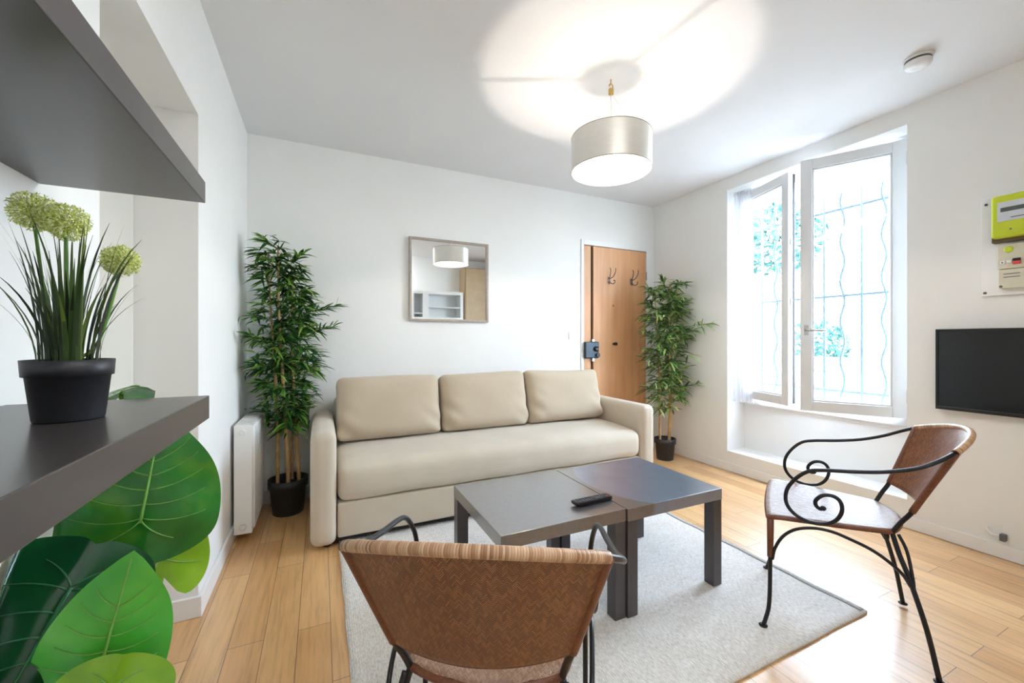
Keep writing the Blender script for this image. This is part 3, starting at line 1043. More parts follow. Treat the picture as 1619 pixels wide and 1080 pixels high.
def bamboo(x, y, label, canes, pot_r, pot_h, mat, nleaf, clip, seed, tops):
    r = random.Random(seed)
    t = thing('potted_bamboo', (x, y, 0), label, 'potted plant', 'potted bamboo plants')
    p_ = MB()
    p_.lathe([(pot_r * 0.74, 0), (pot_r * 0.77, 0.004), (pot_r * 0.9, pot_h * 0.76), (pot_r, pot_h * 0.77), (pot_r, pot_h), (pot_r * 0.93, pot_h), (pot_r * 0.88, pot_h * 0.8)], (x, y, 0), 40, cap1=False)
    p_.build('pot', M['pot'], t)
    MB().lathe([(0.002, pot_h * 0.9), (pot_r * 0.92, pot_h * 0.88)], (x, y, 0), 24, cap1=False).build('soil', M['soil'], t)
    fol = MB()
    def leaf(p0, d, L, W):
        d = d.normalized()
        up = Vector((0, 0, 1))
        s_ = d.cross(up)
        if s_.length < 1e-3:
            s_ = Vector((1, 0, 0))
        s_ = (s_.normalized() * math.cos(0.6) + up * r.uniform(-0.6, 0.6)).normalized()
        prev = None
        for j, (tt, ww) in enumerate(((0, 0.12), (0.2, 0.8), (0.45, 1.0), (0.75, 0.6), (1.0, 0.03))):
            q = p0 + d * L * tt + Vector((0, 0, -0.35 * L * tt ** 2))
            q = keep_clear(q, clip)
            A, B = fol.b.verts.new(q - s_ * W * ww), fol.b.verts.new(q + s_ * W * ww)
            if prev:
                fol.face([prev[0], prev[1], B, A])
            prev = (A, B)
    for ci, (bx, by, tx, ty, tz, cr) in enumerate(canes):
        P0, P1 = Vector((x + bx, y + by, pot_h * 0.85)), Vector((x + tx, y + ty, tz))
        pts, rs = [], []
        nj = 9
        for j in range(nj):
            for (e, rr) in ((0.0, 1.18), (0.12, 0.96), (0.88, 0.93), (0.97, 1.12)):
                tt = (j + e) / nj
                pts.append(P0.lerp(P1, tt) + Vector((0.01 * math.sin(tt * 5 + ci), 0.008 * math.cos(tt * 4 + ci), 0)))
                rs.append(cr * rr * (1 - 0.6 * tt))
        MB().tube(pts, rs, 10).build('cane', M['cane'], t)
    for i in range(nleaf):
        ci = r.randrange(len(canes))
        bx, by, tx, ty, tz, cr = canes[ci]
        tt = r.random()
        zlo = tops[0]
        zz = zlo + (tz - zlo) * (r.random() ** 0.85)
        tt = (zz - pot_h) / (tz - pot_h)
        c0 = Vector((x + bx + (tx - bx) * tt, y + by + (ty - by) * tt, zz))
        a = r.random() * 2 * PI
        spread = tops[1] * (0.45 + 0.55 * math.sin(PI * min(1, max(0, (zz - zlo) / (tz - zlo) * 0.9 + 0.12))))
        bl = spread * r.uniform(0.25, 1.0)
        bd = Vector((math.cos(a), math.sin(a) * 0.8, r.uniform(0.1, 0.8))).normalized()
        end = c0 + bd * bl
        end = keep_clear(end, clip)
        fol.tube([c0, (c0 + end) / 2 + Vector((0, 0, 0.01)), end], [0.0016, 0.0013, 0.0008], 4, caps=False)
        for k in range(r.randint(4, 7)):
            f_ = r.uniform(0.45, 1.0)
            p0 = c0.lerp(end, f_)
            da = a + r.uniform(-1.3, 1.3)
            dv = Vector((math.cos(da), math.sin(da), r.uniform(-0.45, 0.75)))
            leaf(p0, dv, r.uniform(0.07, 0.14), r.uniform(0.006, 0.011))
    for (ex, ey, ez) in tops[2]:      # stray side sprays
        c0 = Vector((x, y, ez - 0.08))
        end = Vector((x + ex, y + ey, ez))
        fol.tube(bez([c0, (c0 + end) / 2 + Vector((0, 0, 0.02)), end], 4), 0.0018, 5, caps=False)
        for k in range(26):
            f_ = r.uniform(0.35, 1.0)
            p0 = c0.lerp(end, f_)
            v = (end - c0).normalized()
            dv = v + Vector((r.uniform(-0.9, 0.9), r.uniform(-0.9, 0.9), r.uniform(-0.4, 0.9)))
            leaf(p0, dv, r.uniform(0.07, 0.125), r.uniform(0.006, 0.0095))
    fol.build('foliage', mat, t)
    return t
bamboo(-0.195, 3.06, 'tall potted bamboo in the corner between the radiator and the sofa',
       [(-0.06, -0.02, -0.10, -0.03, 1.70, 0.012), (-0.005, -0.05, -0.05, -0.06, 1.74, 0.014), (0.055, 0.0, 0.02, -0.02, 1.62, 0.014), (0.02, 0.05, 0.06, 0.03, 1.45, 0.010)],
       0.118, 0.225, M['bamboo'], 430, (-0.44, 0.25, 3.265), 5, (0.52, 0.175, [(0.30, -0.1, 1.36), (0.27, -0.06, 1.22), (-0.2, -0.25, 1.16), (-0.13, -0.12, 1.76), (-0.2, -0.2, 1.0), (0.08, -0.1, 1.68)]))
bamboo(2.968, 2.90, 'potted bamboo with paler leaves standing in the corner beside the wooden door',
       [(-0.045, 0.01, -0.10, 0.02, 1.62, 0.012), (0.02, -0.02, 0.03, -0.03, 1.66, 0.009), (0.035, -0.01, 0.09, -0.06, 1.68, 0.011)],
       0.098, 0.20, M['bamboo2'], 380, (2.55, 3.18, 3.225), 11, (0.42, 0.20, [(0.20, -0.36, 1.28), (0.16, -0.2, 1.22), (-0.26, 0.02, 1.22), (-0.24, 0.0, 1.62), (0.17, -0.2, 0.72), (0.17, -0.12, 1.5), (-0.05, -0.02, 1.7)]))

# ------------------------------------------------------------------ wall mirror
mi = thing('wall_mirror', (0.965, YB, 1.283), 'square wall mirror with thin grey-beige frame above the sofa', 'mirror')
x0, x1, z0, z1, fw = 0.632, 1.302, 1.283, 1.952, 0.018
f = MB()
f.box(x0, x0 + fw, YB - 0.028, YB - 0.001, z0, z1)
f.box(x1 - fw, x1, YB - 0.028, YB - 0.001, z0, z1)
f.box(x0 + fw, x1 - fw, YB - 0.028, YB - 0.001, z0, z0 + fw)
f.box(x0 + fw, x1 - fw, YB - 0.028, YB - 0.001, z1 - fw, z1)
f.build('frame', M['mframe'], mi, bevel=0.002)
MB().box(x0 + fw, x1 - fw, YB - 0.012, YB - 0.004, z0 + fw, z1 - fw).build('mirror_glass', M['mirror'], mi)

# ------------------------------------------------------------------ sofa
so = thing('sofa', (1.15, 2.82, 0), 'beige three-seat sofa with straight arms in front of the back wall', 'sofa')
SX0, SX1, SY = -0.052, 2.348, 2.39
AW = 0.13
def arm_bulge(sx):
    def f_(u, w):
        return w
    return f_
for (a0, a1) in ((SX0, SX0 + AW), (SX1 - AW, SX1)):
    b = MB()
    b.rbox(((a0 + a1) / 2, (SY + 3.26) / 2, 0.325), (AW, 3.26 - SY, 0.61), 0.045, (4, 14, 10))
    # front seam
    b.tube([(a0 + 0.008, SY + 0.028, 0.06), (a0 + 0.008, SY + 0.028, 0.57), (a0 + 0.05, SY + 0.026, 0.62), (a1 - 0.05, SY + 0.026, 0.62), (a1 - 0.008, SY + 0.028, 0.57), (a1 - 0.008, SY + 0.028, 0.06)], 0.004, 6)
    b.build('armrest', M['sofa'], so)
IX0, IX1 = SX0 + AW + 0.004, SX1 - AW - 0.004
def seat_b(u, w):
    z = w.z
    if u.z > 0:
        z += 0.014 * (1 - abs(u.x) ** 4) * (1 - u.y * u.y) - 0.012 * max(0, -u.y) ** 2
    y = w.y
    if u.y < 0:
        y -= 0.018 * (1 - (u.z * 0.9) ** 2) * (1 - 0.5 * abs(u.x) ** 8)
    return (w.x, y + 0.003 * math.sin(w.x * 9), z + 0.0025 * math.sin(w.x * 13 + w.y * 7))
b = MB()
b.rbox(((IX0 + IX1) / 2, 2.735, 0.345), (IX1 - IX0, 0.66, 0.215), 0.055, (40, 12, 6), seat_b)
b.build('seat_cushion', M['seat'], so)
b = MB()
b.rbox(((IX0 + IX1) / 2, 2.75, 0.145), (IX1 - IX0, 0.68, 0.19), 0.014, (20, 8, 4))
b.build('drawer_panel', M['sofa'], so)
b = MB()
b.rbox(((IX0 + IX1) / 2, 3.165, 0.42), (IX1 - IX0, 0.19, 0.62), 0.05, (20, 6, 8))
b.build('backrest', M['sofa'], so)
MB().box(SX0 + 0.02, SX1 - 0.02, SY + 0.05, 3.22, 0.028, 0.056).build('base_frame', M['dark'], so)
for (lx, ly) in ((0.03, 2.47), (2.27, 2.47), (0.03, 3.18), (2.27, 3.18), (1.15, 2.5)):
    MB().lathe([(0.022, 0.0), (0.024, 0.005), (0.024, 0.03)], (lx, ly, 0.012 if (0.09 < lx < 2.03 and ly < 2.55) else 0.0), 16).build('leg', M['black'], so)

def cushion(x0, x1, label, sd):
    r = random.Random(sd)
    wdt = x1 - x0
    T = Matrix.Rotation(math.radians(-15), 4, 'X')
    ph = [r.random() * 6 for _ in range(6)]
    def bl(u, w):
        e = max(0.0, (1 - u.x ** 4)) * max(0.0, (1 - u.z ** 4))
        y = w.y * (0.42 + 0.62 * e ** 0.55)
        y += 0.0045 * math.sin(w.x * 14 + ph[0]) * math.sin(w.z * 17 + ph[1]) * e
        # crumples near the lower corners
        cr = max(0, abs(u.x) - 0.55) * max(0, 0.4 - u.z)
        y += 0.03 * cr * math.sin(w.z * 46 + w.x * 30 + ph[2])
        x = w.x * (1 - 0.018 * (1 - u.z ** 2)) 
        z = w.z * (1 - 0.035 * (1 - u.x ** 2) * (0.5 if u.z > 0 else 0.2)) + 0.006 * math.sin(w.x * 6 + ph[3]) * (u.z > 0)
        return (x, y, z)
    b = MB()
    c = ((x0 + x1) / 2, 2.925, 0.672)
    b.rbox(c, (wdt, 0.20, 0.42), 0.05, (26, 6, 18), bl, T)
    # piping round the edge
    pts = []
    for k in range(64):
        a = 2 * PI * k / 64
        cx = math.copysign(abs(math.cos(a)) ** 0.22, math.cos(a))
        cz = math.copysign(abs(math.sin(a)) ** 0.22, math.sin(a))
        w = Vector(bl(Vector((cx * 0.985, 0, cz * 0.985)), Vector((cx * 0.985 * wdt / 2, 0, cz * 0.985 * 0.21))))
        w.y = 0
        pts.append(Vector(c) + T @ w)
    o = b.build('back_cushion', M['cush'], None)
    tag(o, label, 'cushion', 'beige back cushions on the sofa')
    b2 = MB()
    b2.tube(pts, 0.0045, 6, closed=True)
    b2.build('piping', M['cush'], o)
    return o
cushion(0.088, 0.782, 'beige sofa back cushion by the sofa arm nearest the radiator', 1)
cushion(0.786, 1.482, 'beige sofa back cushion in the middle, below the square mirror', 2)
cushion(1.486, 2.196, 'beige sofa back cushion next to the wooden door', 3)

# ------------------------------------------------------------------ rug
rg = thing('area_rug', (1.06, 1.7, 0), 'pale cream woven rug under the dark coffee tables', 'rug')
RX0, RX1, RY0, RY1 = 0.09, 2.045, 0.905, 2.52
rn = random.Random(4)
def rugf(s_, t_):
    x = RX0 + (RX1 - RX0) * s_
    y = RY0 + (RY1 - RY0) * t_
    if s_ > 0.999 or s_ < 0.001:
        x += 0.0015 * math.sin(y * 21) + 0.001 * math.sin(y * 57)
    if t_ < 0.001:
        y += 0.001 * math.sin(x * 18)
    return (x, y, 0.0062 + 0.0006 * math.sin(x * 14) * math.sin(y * 11))
MB().sheet(rugf, 60, 50, thick=0.0105).build('rug_weave', M['rug'], rg)
for x in (RX1 - 0.014,):
    eb = MB()
    eb.sheet(lambda s_, t_: (x + 0.014 * (s_ * 2 - 1) + 0.003 * math.sin(40 * t_), RY0 + 0.01 + (RY1 - RY0 - 0.02) * t_, 0.0125), 2, 60, thick=0.002)
    eb.build('woven_border', M['rugedge'], rg)

# ------------------------------------------------------------------ coffee tables
def table(x0, y0, label, top):
    S = 0.55
    t = thing('side_table', (x0 + S / 2, y0 + S / 2, 0.0115), label, 'table', 'dark square tables pushed together on the rug')
    MB().box(x0 + 0.0005, x0 + S - 0.0005, y0, y0 + S, 0.402, 0.452).build('tabletop', top, t, bevel=0.0015)
    L = 0.052
    for (sx, sy) in ((0, 0), (1, 0), (0, 1), (1, 1)):
        xx, yy = x0 + 0.0015 + sx * (S - L - 0.003), y0 + 0.001 + sy * (S - L - 0.002)
        MB().box(xx, xx + L, yy, yy + L, 0.0125, 0.402).build('leg', M['table'], t, bevel=0.002)
    return t
TX, TY = 0.562, 1.292
table(TX, TY, 'dark brown square table nearer the beige sofa arm by the radiator, remote control on it', M['top_plain'])
table(TX + 0.552, TY - 0.008, 'dark brown square table nearer the window, with a bluish rounded patch on top', M['top_bluish'])

rc = thing('remote_control', (1.025, 1.40, 0.453), 'black remote control lying on the dark table', 'remote control', rz=math.radians(2.0))
def rcb(u, w):
    k = 1 - 0.12 * (1 - u.z) * 0.5
    return (w.x, w.y * k, w.z + (0.004 if u.x < -0.6 and u.z < 0 else 0))
MB().rbox((0, 0, 0.0105), (0.185, 0.046, 0.019), 0.006, (10, 4, 2), rcb).build('remote_body', M['black'], rc, local=True)
for i in range(10):
    for j in range(3):
        if i in (3, 6) and j == 1:
            continue
        MB().box(-0.075 + i * 0.0155, -0.066 + i * 0.0155, -0.0155 + j * 0.012, -0.0085 + j * 0.012, 0.0195, 0.022).build('button', M['button'] if (i, j) != (9, 0) else M['red'], rc, local=True, bevel=0.0008)

# ------------------------------------------------------------------ rattan and iron chairs
def chair_parts(t):
    # seat: wide at the front, narrow and rounded at the rear
    def seatf(s_, v):
        a = s_ * 2 - 1
        yf = 0.236 - 0.010 * a * a
        yr = -0.192 + 0.045 * a * a
        y = yr + (yf - yr) * v
        hw = 0.158 + (0.243 - 0.158) * min(1.0, v * 1.05) ** 0.8
        z = 0.438 - 0.010 * (1 - a * a) * math.sin(PI * min(1, v))
        if v > 0.93:
            z -= 0.10 * (v - 0.93) * 0.8
        return (a * hw, y, z)
    MB().sheet(seatf, 28, 28, uvs=(0.46, 0.43), thick=0.012).build('seat', M['weave_seat'], t, local=True)
    e = MB()
    ring = [seatf(i / 20, 0) for i in range(21)] + [seatf(1, j / 20) for j in range(1, 21)] + [seatf(1 - i / 20, 1) for i in range(1, 21)] + [seatf(0, 1 - j / 20) for j in range(1, 20)]
    ring = [(p_[0] * 1.0, p_[1], p_[2] - 0.004) for p_ in ring]
    e.tube(ring, 0.0085, 8, closed=True)
    e.build('seat_edge', M['wrapdark'], t, local=True)
    # back shell
    def backf(s_, v):
        a = s_ * 2 - 1
        hw = 0.176 + (0.230 - 0.176) * v
        arc = (1 - a * a)
        zb, zt = 0.522 - 0.004 * arc, 0.752 + 0.046 * arc
        yb_, yt = -0.195 - 0.045 * arc, -0.286 - 0.088 * arc
        y = yb_ + (yt - yb_) * v
        return (a * hw, y, zb + (zt - zb) * v)
    bk = MB().sheet(backf, 34, 20, uvs=(0.46, 0.27), thick=0.009).build('backrest', M['weave'], t, local=True)
    rim = [Vector(backf(i / 30, 1.0)) for i in range(31)]
    MB().tube(rim, 0.0105, 10).build('wrapped_rim', M['wrap'], bk, local=True)
    MB().tube([Vector(backf(i / 24, 0.0)) for i in range(25)], 0.005, 8).build('lower_edge', M['wrapdark'], bk, local=True)
    for s_ in (-1, 1):
        e_ = 0.0 if s_ < 0 else 1.0
        wp = [Vector(backf(e_, j / 12)) for j in range(13)]
        MB().tube(wp, 0.0105, 10).build('wrapped_post', M['wrapdark'], bk, local=True)
        # iron post from the seat to the back
        MB().tube(bez([(s_ * 0.158, -0.146, 0.43), (s_ * 0.166, -0.168, 0.475), tuple(wp[0]), tuple(wp[4])], 5), 0.0078, 10).build('back_post', M['iron'], t, local=True)
        # arm: one rod from the back rim, forward, down and into a scroll on the seat side
        prof = [(-0.286, 0.752, 0.230), (-0.245, 0.728, 0.258), (-0.188, 0.697, 0.272), (-0.112, 0.672, 0.270), (-0.031, 0.657, 0.266), (0.054, 0.646, 0.262), (0.1, 0.633, 0.258), (0.138, 0.598, 0.254), (0.164, 0.554, 0.250),
                (0.169, 0.509, 0.247), (0.154, 0.474, 0.245), (0.123, 0.450, 0.243), (0.080, 0.441, 0.242), (0.040, 0.449, 0.242), (0.014, 0.472, 0.243), (0.001, 0.507, 0.244), (0.007, 0.539, 0.245), (0.029, 0.554, 0.246),
                (0.057, 0.549, 0.246), (0.077, 0.527, 0.246), (0.076, 0.508, 0.246), (0.064, 0.499, 0.246), (0.055, 0.503, 0.246)]
        am = MB().tube(bez([(s_ * x_, y_, z_) for (y_, z_, x_) in prof], 6), 0.0068, 10)
        am.sphere((s_ * 0.246, 0.055, 0.503), 0.0095, 10, 8)
        am.build('arm_scroll', M['iron'], t, local=True)
        # legs
        fl_ = bez([(s_ * 0.236, 0.219, 0.432), (s_ * 0.238, 0.219, 0.28), (s_ * 0.239, 0.222, 0.10), (s_ * 0.240, 0.234, 0.03), (s_ * 0.241, 0.242, 0.004)], 6)
        g_ = MB().tube(fl_, 0.0075, 10)
        g_.lathe([(0.015, 0.0), (0.016, 0.003), (0.010, 0.006)], (s_ * 0.241, 0.242, 0), 14)
        lg = g_.build('leg', M['iron'], t, local=True)
        MB().tube([(s_ * 0.236, 0.219, 0.436), (s_ * 0.2375, 0.219, 0.34), (s_ * 0.238, 0.220, 0.275)], [0.012, 0.011, 0.0095], 10).build('wrapped_sleeve', M['wrapdark'], lg, local=True)
        rl = bez([(s_ * 0.158, -0.147, 0.43), (s_ * 0.178, -0.163, 0.364), (s_ * 0.198, -0.186, 0.291), (s_ * 0.222, -0.222, 0.15), (s_ * 0.240, -0.248, 0.004)], 6)
        g_ = MB().tube(rl, 0.0078, 10)
        g_.lathe([(0.015, 0.0), (0.016, 0.003), (0.010, 0.006)], (s_ * 0.240, -0.248, 0), 14)
        g_.build('leg', M['iron'], t, local=True)
        MB().tube(bez([(s_ * 0.166, -0.162, 0.433), (s_ * 0.178, -0.182, 0.382), (s_ * 0.196, -0.193, 0.30), (s_ * 0.203, -0.194, 0.272)], 5), 0.0055, 8).build('leg_strut', M['iron'], t, local=True)
        # arched brace below the seat
        MB().tube(bez([(s_ * 0.238, 0.212, 0.268), (s_ * 0.238, 0.203, 0.313), (s_ * 0.238, 0.178, 0.364), (s_ * 0.238, 0.138, 0.401), (s_ * 0.238, 0.083, 0.420), (s_ * 0.236, 0.03, 0.420), (s_ * 0.232, -0.021, 0.405),
                       (s_ * 0.226, -0.077, 0.383), (s_ * 0.218, -0.124, 0.352), (s_ * 0.208, -0.165, 0.312), (s_ * 0.202, -0.188, 0.272)], 5), 0.0058, 8).build('arched_brace', M['iron'], t, local=True)

ca = thing('rattan_armchair', (1.902, 0.950, 0.0125), 'rattan chair with black iron scroll arms facing the table, seat side visible, below the television', 'chair', 'rattan and iron armchairs', math.radians(31.54))
chair_parts(ca)
cb = thing('rattan_armchair', (0.3816, 0.9155, 0.0125), 'rattan chair seen from behind, its brown woven back in front of the coffee table', 'chair', 'rattan and iron armchairs', math.radians(-30.0))
def copy_children(src, dst):
    for ch in list(src.children):
        c = ch.copy()
        col.objects.link(c)
        c.parent = dst
        copy_children(ch, c)
copy_children(ca, cb)

# ------------------------------------------------------------------ television
tv = thing('television', (XR - 0.05, 0.71, 0.73), 'flat black wall-mounted television, switched off', 'television')
TY0, TY1, TZ0, TZ1 = 0.345, 1.072, 0.744, 1.192
MB().box(3.150, 3.172, TY0, TY1, TZ0, TZ1).box(3.165, 3.18, TY0 + 0.12, TY1 - 0.12, TZ0 + 0.06, TZ1 - 0.1).build('tv_case', M['tvframe'], tv, bevel=0.003)
f = MB()
for (a0, a1, c0, c1) in ((TY0, TY0 + 0.011, TZ0, TZ1), (TY1 - 0.011, TY1, TZ0, TZ1), (TY0 + 0.011, TY1 - 0.011, TZ0, TZ0 + 0.018), (TY0 + 0.011, TY1 - 0.011, TZ1 - 0.011, TZ1)):
    f.box(3.141, 3.150, a0, a1, c0, c1)
f.build('bezel', M['tvframe'], tv, bevel=0.002)
MB().box(3.1455, 3.150, TY0 + 0.011, TY1 - 0.011, TZ0 + 0.018, TZ1 - 0.011).build('screen', M['screen'], tv)
MB().box(3.18, XR, 0.6, 0.82, 0.86, 1.06).build('wall_mount', M['black'], tv)

# ------------------------------------------------------------------ electricity meter board
mb = thing('meter_board', (XR - 0.01, 0.70, 1.36), 'white mounting board with screws behind the electricity meter', 'board')
MB().box(3.172, XR, 0.48, 0.904, 1.362, 1.875).build('board_panel', M['trim'], mb, bevel=0.002)
for (y, z) in ((0.886, 1.842), (0.89, 1.378), (0.5, 1.842), (0.5, 1.378)):
    MB().lathe([(0.0065, 0), (0.0065, -0.004), (0.002, -0.005)], (3.172, y, z), 12, 'X').build('screw', M['slot'], mb)
em = thing('electricity_meter', (3.14, 0.77, 1.62), 'lime green electricity meter above the beige breaker', 'electricity meter')
MB().box(3.132, 3.172, 0.660, 0.857, 1.628, 1.862).build('meter_base', M['meterback'], em, bevel=0.004)
MB().rbox((3.119, 0.757, 1.752), (0.05, 0.186, 0.214), 0.014, (3, 6, 6)).build('meter_cover', M['lime'], em)
pn = MB().box(3.0915, 3.0955, 0.672, 0.826, 1.725, 1.822).build('display_panel', M['meterpanel'], em, bevel=0.001)
MB().box(3.0905, 3.0917, 0.69, 0.815, 1.772, 1.793).build('display_strip', M['lcd'], pn)
MB().box(3.0905, 3.0917, 0.69, 0.782, 1.738, 1.742).build('printed_line', M['lcd'], pn)
MB().lathe([(0.004, 0), (0.004, -0.003)], (3.0945, 0.782, 1.682), 10, 'X').build('cover_screw', M['slot'], em)
br = thing('circuit_breaker', (3.14, 0.77, 1.385), 'beige circuit breaker box below the lime green meter', 'circuit breaker')
MB().box(3.120, 3.172, 0.69, 0.833, 1.49, 1.612).build('breaker_upper_case', M['breaker'], br, bevel=0.003)
MB().box(3.128, 3.172, 0.69, 0.831, 1.392, 1.488).build('terminal_cover', M['breaker'], br, bevel=0.003)
MB().lathe([(0.016, 0.0), (0.016, -0.004), (0.011, -0.008)], (3.120, 0.795, 1.585), 20, 'X').build('test_button', M['lime'], br)
MB().box(3.112, 3.120, 0.806, 0.822, 1.513, 1.529).build('rating_plate', M['trim'], br, bevel=0.001)
MB().box(3.1115, 3.1122, 0.811, 0.818, 1.518, 1.524).build('rating_mark', M['meterback'], br)
MB().box(3.112, 3.120, 0.784, 0.801, 1.518, 1.530).build('selector', M['trim'], br, bevel=0.001)
MB().box(3.108, 3.120, 0.755, 0.780, 1.525, 1.537).build('off_switch', M['black'], br, bevel=0.001)
MB().box(3.108, 3.120, 0.755, 0.780, 1.508, 1.523).build('on_switch', M['red'], br, bevel=0.001)
MB().lathe([(0.006, 0), (0.006, -0.004)], (3.128, 0.823, 1.402), 12, 'X').build('screw', M['meterback'], br)
for k in range(2):
    MB().box(3.1275, 3.1282, 0.76, 0.815, 1.446 + 0.016 * k, 1.450 + 0.016 * k).build('printed_line', M['slot'], br)

# cable stub above the baseboard
cs = thing('cable_outlet', (XR, 0.85, 0.09), 'short white cable with a small plug coming out of the wall above the baseboard', 'cable')
MB().tube(bez([(XR, 0.888, 0.142), (XR - 0.02, 0.885, 0.135), (XR - 0.022, 0.872, 0.118), (XR - 0.02, 0.855, 0.116), (XR - 0.018, 0.838, 0.122)], 6), 0.0055, 8).build('cable', M['trim'], cs)
MB().box(XR - 0.03, XR - 0.001, 0.818, 0.84, 0.096, 0.132).build('plug', M['slot'], cs, bevel=0.004)

# ------------------------------------------------------------------ smoke detector
sd = thing('smoke_detector', (2.70, 0.985, H - 0.045), 'round white smoke detector on the ceiling', 'smoke detector')
MB().lathe([(0.055, H), (0.057, H - 0.010), (0.054, H - 0.012)], (2.70, 0.985, 0), 40).build('detector_base', M['detector'], sd)
MB().lathe([(0.050, H - 0.012), (0.050, H - 0.022)], (2.70, 0.985, 0), 40).build('detector_slot', M['slot'], sd)
MB().lathe([(0.052, H - 0.022), (0.053, H - 0.034), (0.045, H - 0.046), (0.02, H - 0.049)], (2.70, 0.985, 0), 40).build('detector_cap', M['detector'], sd)

# ------------------------------------------------------------------ pendant lamp
LX, LY = 1.42, 1.77
SR, ST, SBZ = 0.212, 2.225, 2.043
pl = thing('pendant_lamp', (LX, LY, SBZ), 'pearl grey drum pendant lamp, lit, hanging from the ceiling', 'lamp')
sh = MB().lathe([(SR, SBZ), (SR, SBZ + 0.004), (SR, ST - 0.004), (SR, ST), (SR - 0.0025, ST), (SR - 0.0025, SBZ), (SR, SBZ)], (LX, LY, 0), 96, cap0=False, cap1=False).build('lamp_shade', M['shade'], pl)
MB().lathe([(SR - 0.003, SBZ + 0.001), (SR - 0.003, ST - 0.001)], (LX, LY, 0), 96, cap0=False, cap1=False).build('shade_lining', M['shade_in'], sh)
tr_ = MB()
for z in (ST, SBZ):
    tr_.tube([(LX + (SR - 0.001) * math.cos(2 * PI * k / 96), LY + (SR - 0.001) * math.sin(2 * PI * k / 96), z) for k in range(96)], 0.0022, 6, closed=True)
tr_.build('shade_ring', M['shade_edge'], sh)
sp = MB()
for a in (154.6, 34.6, -85.4):
    a = math.radians(a)
    sp.tube([(LX + 0.03 * math.cos(a), LY + 0.03 * math.sin(a), 2.205), (LX + SR * math.cos(a), LY + SR * math.sin(a), ST - 0.004)], 0.0028, 8)
sp.build('spider_arm', M['steel'], sh)
MB().lathe([(0.018, 2.135), (0.022, 2.14), (0.022, 2.19), (0.040, 2.20), (0.040, 2.21), (0.012, 2.225)], (LX, LY, 0), 28).build('bulb_socket', M['trim'], pl)
bb = MB().lathe([(0.008, 2.088), (0.008, 2.108)], (LX, LY, 0), 28, cap0=False, cap1=False).build('bulb', M['bulb'], pl)
MB().lathe([(0.002, 2.082), (0.006, 2.0835), (0.0078, 2.0875)], (LX, LY, 0), 28).build('bulb_tip', M['trim'], bb)
MB().lathe([(0.0078, 2.1085), (0.011, 2.12), (0.016, 2.1345)], (LX, LY, 0), 28).build('bulb_collar', M['trim'], bb)
MB().tube(bez([(LX, LY, 2.225), (LX + 0.002, LY, 2.35), (LX, LY, 2.46), (LX, LY, 2.49)], 5), 0.003, 8).build('cord', M['trim'], pl)
MB().tube(bez([(LX, LY, 2.46), (LX + 0.045, LY - 0.02, 2.40), (LX + 0.085, LY - 0.04, 2.30), (LX + 0.10, LY - 0.045, 2.222)], 5), 0.0022, 8).build('loose_cord', M['trim'], pl)
MB().tube([(LX, LY, 2.49)] + [(LX + 0.012 * math.sin(a), LY, 2.503 - 0.012 * math.cos(a)) for a in [0.4 + 4.6 * i / 12 for i in range(13)]] + [(LX, LY, 2.52), (LX, LY, H)], 0.003, 8).build('ceiling_hook', M['brass'], pl)
MB().box(LX - 0.011, LX + 0.011, LY - 0.009, LY + 0.009, 2.455, 2.49).build('connector_block', M['brass'], pl, bevel=0.002)

# ------------------------------------------------------------------ kitchen side of the room (furniture seen in the mirror, fill lamp added)
kc = thing('wall_cupboard', (1.77, YR, 1.5), 'white open wall cupboard with shelves reflected in the mirror', 'cupboard')
k0, k1, kz0, kz1, kd = 1.33, 2.19, 1.48, 1.94, 0.28
y0, y1 = YR + 0.002, YR + kd
f = MB()
f.box(k0, k0 + 0.03, y0, y1, kz0, kz1)
f.box(k1 - 0.05, k1, y0, y1, kz0, kz1)
f.box(1.50, 1.60, y0, y1, kz0 + 0.03, kz1 - 0.05)
f.box(k0 + 0.03, k1 - 0.05, y0, y1, kz1 - 0.05, kz1)
f.box(k0 + 0.03, k1 - 0.05, y0, y1, kz0, kz0 + 0.03)
f.box(k0 + 0.03, k1 - 0.05, y0, y0 + 0.012, kz0 + 0.03, kz1 - 0.05)
f.build('cupboard_carcass', M['sleeper'], kc, bevel=0.002)
MB().box(1.60, k1 - 0.05, y0 + 0.012, y1 - 0.02, 1.67, 1.688).build('shelf', M['sleeper'], kc)
MB().box(k0 + 0.03, 1.50, y0 + 0.012, y1 - 0.02, 1.56, 1.578).build('shelf', M['sleeper'], kc)
tp = thing('tall_cabinet', (2.69, YR, 0), 'tall tan laminate cabinet reflected at the right of the mirror', 'cabinet')
MB().box(2.21, 3.17, YR + 0.002, YR + 0.30, 0.08, 2.36).build('cabinet_body', M['tan'], tp, bevel=0.002)
MB().box(2.225, 3.155, YR + 0.302, YR + 0.318, 0.09, 2.35).build('door', M['tan'], tp, bevel=0.002)
MB().box(2.21, 3.17, YR + 0.03, YR + 0.27, 0.0, 0.08).build('plinth', M['dark'], tp)
kl = thing('added_fill_lamp', (0.625, -0.02, H - 0.05), 'slim white strip lamp added behind the camera as fill light', 'lamp')  # out-of-view lamp, added to light the room from the front
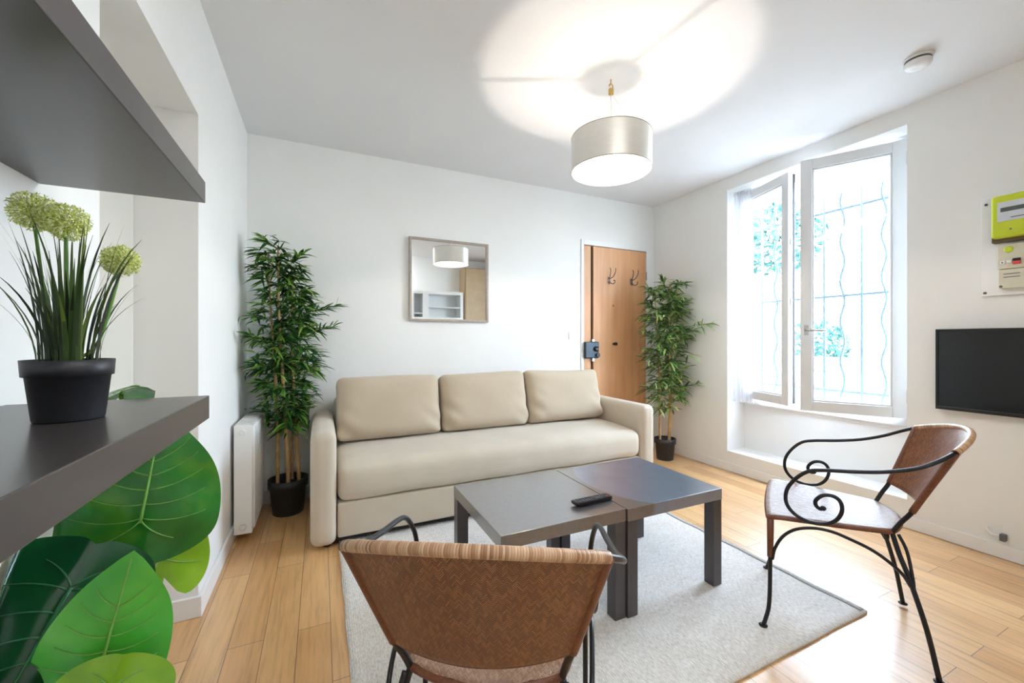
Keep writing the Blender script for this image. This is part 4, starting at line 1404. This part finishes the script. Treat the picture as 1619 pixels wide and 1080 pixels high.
MB().box(0.0, 1.25, -0.10, 0.06, H - 0.03, H).build('lamp_housing', M['trim'], kl, bevel=0.004)
MB().box(0.01, 1.24, -0.09, 0.05, H - 0.05, H - 0.03).build('diffuser', M['tube'], kl)

# ------------------------------------------------------------------ light, world, camera
wd = bpy.data.worlds.new('daylight')
bpy.context.scene.world = wd
wd.use_nodes = True
nt = wd.node_tree
bg = nt.nodes['Background']
sky = nt.nodes.new('ShaderNodeTexSky')
sky.sky_type = 'NISHITA'
sky.sun_disc = False
sky.sun_elevation = math.radians(50)
sky.sun_rotation = math.radians(200)
mixn = nt.nodes.new('ShaderNodeMix'); mixn.data_type = 'RGBA'
mixn.inputs[0].default_value = 0.88
nt.links.new(sky.outputs[0], mixn.inputs[6])
mixn.inputs[7].default_value = (0.79, 0.885, 1.0, 1)
nt.links.new(mixn.outputs[2], bg.inputs[0])
bg.inputs[1].default_value = 14.5

pd = bpy.data.lights.new('window_portal', 'AREA')
pd.shape = 'RECTANGLE'
pd.size = 1.2
pd.size_y = 1.9
pd.cycles.is_portal = True
po = bpy.data.objects.new('window_portal', pd)
col.objects.link(po)
po.location = (3.50, 1.815, 1.51)
po.rotation_euler = (0, math.radians(90), 0)

cam = bpy.data.cameras.new('camera')
cam.sensor_fit = 'HORIZONTAL'
cam.sensor_width = 36.0
cam.lens = 645.0 / 1619.0 * 36.0
cam.shift_y = -2.0 / 1619.0
cam.clip_start = 0.02
co = bpy.data.objects.new('camera', cam)
col.objects.link(co)
co.location = (0, 0, 1.13)
co.rotation_euler = (math.radians(90), 0, math.radians(-25.1))
sc = bpy.context.scene
sc.camera = co
sc.view_settings.view_transform = 'Standard'
sc.view_settings.look = 'None'
sc.view_settings.gamma = 1.0
sc.view_settings.exposure = 0.8
sc.view_settings.use_curve_mapping = False
if hasattr(sc, 'cycles'):
    sc.cycles.use_denoising = True
    sc.cycles.max_bounces = 10
    sc.cycles.diffuse_bounces = 6
    sc.cycles.transparent_max_bounces = 12
    sc.cycles.sample_clamp_indirect = 8.0
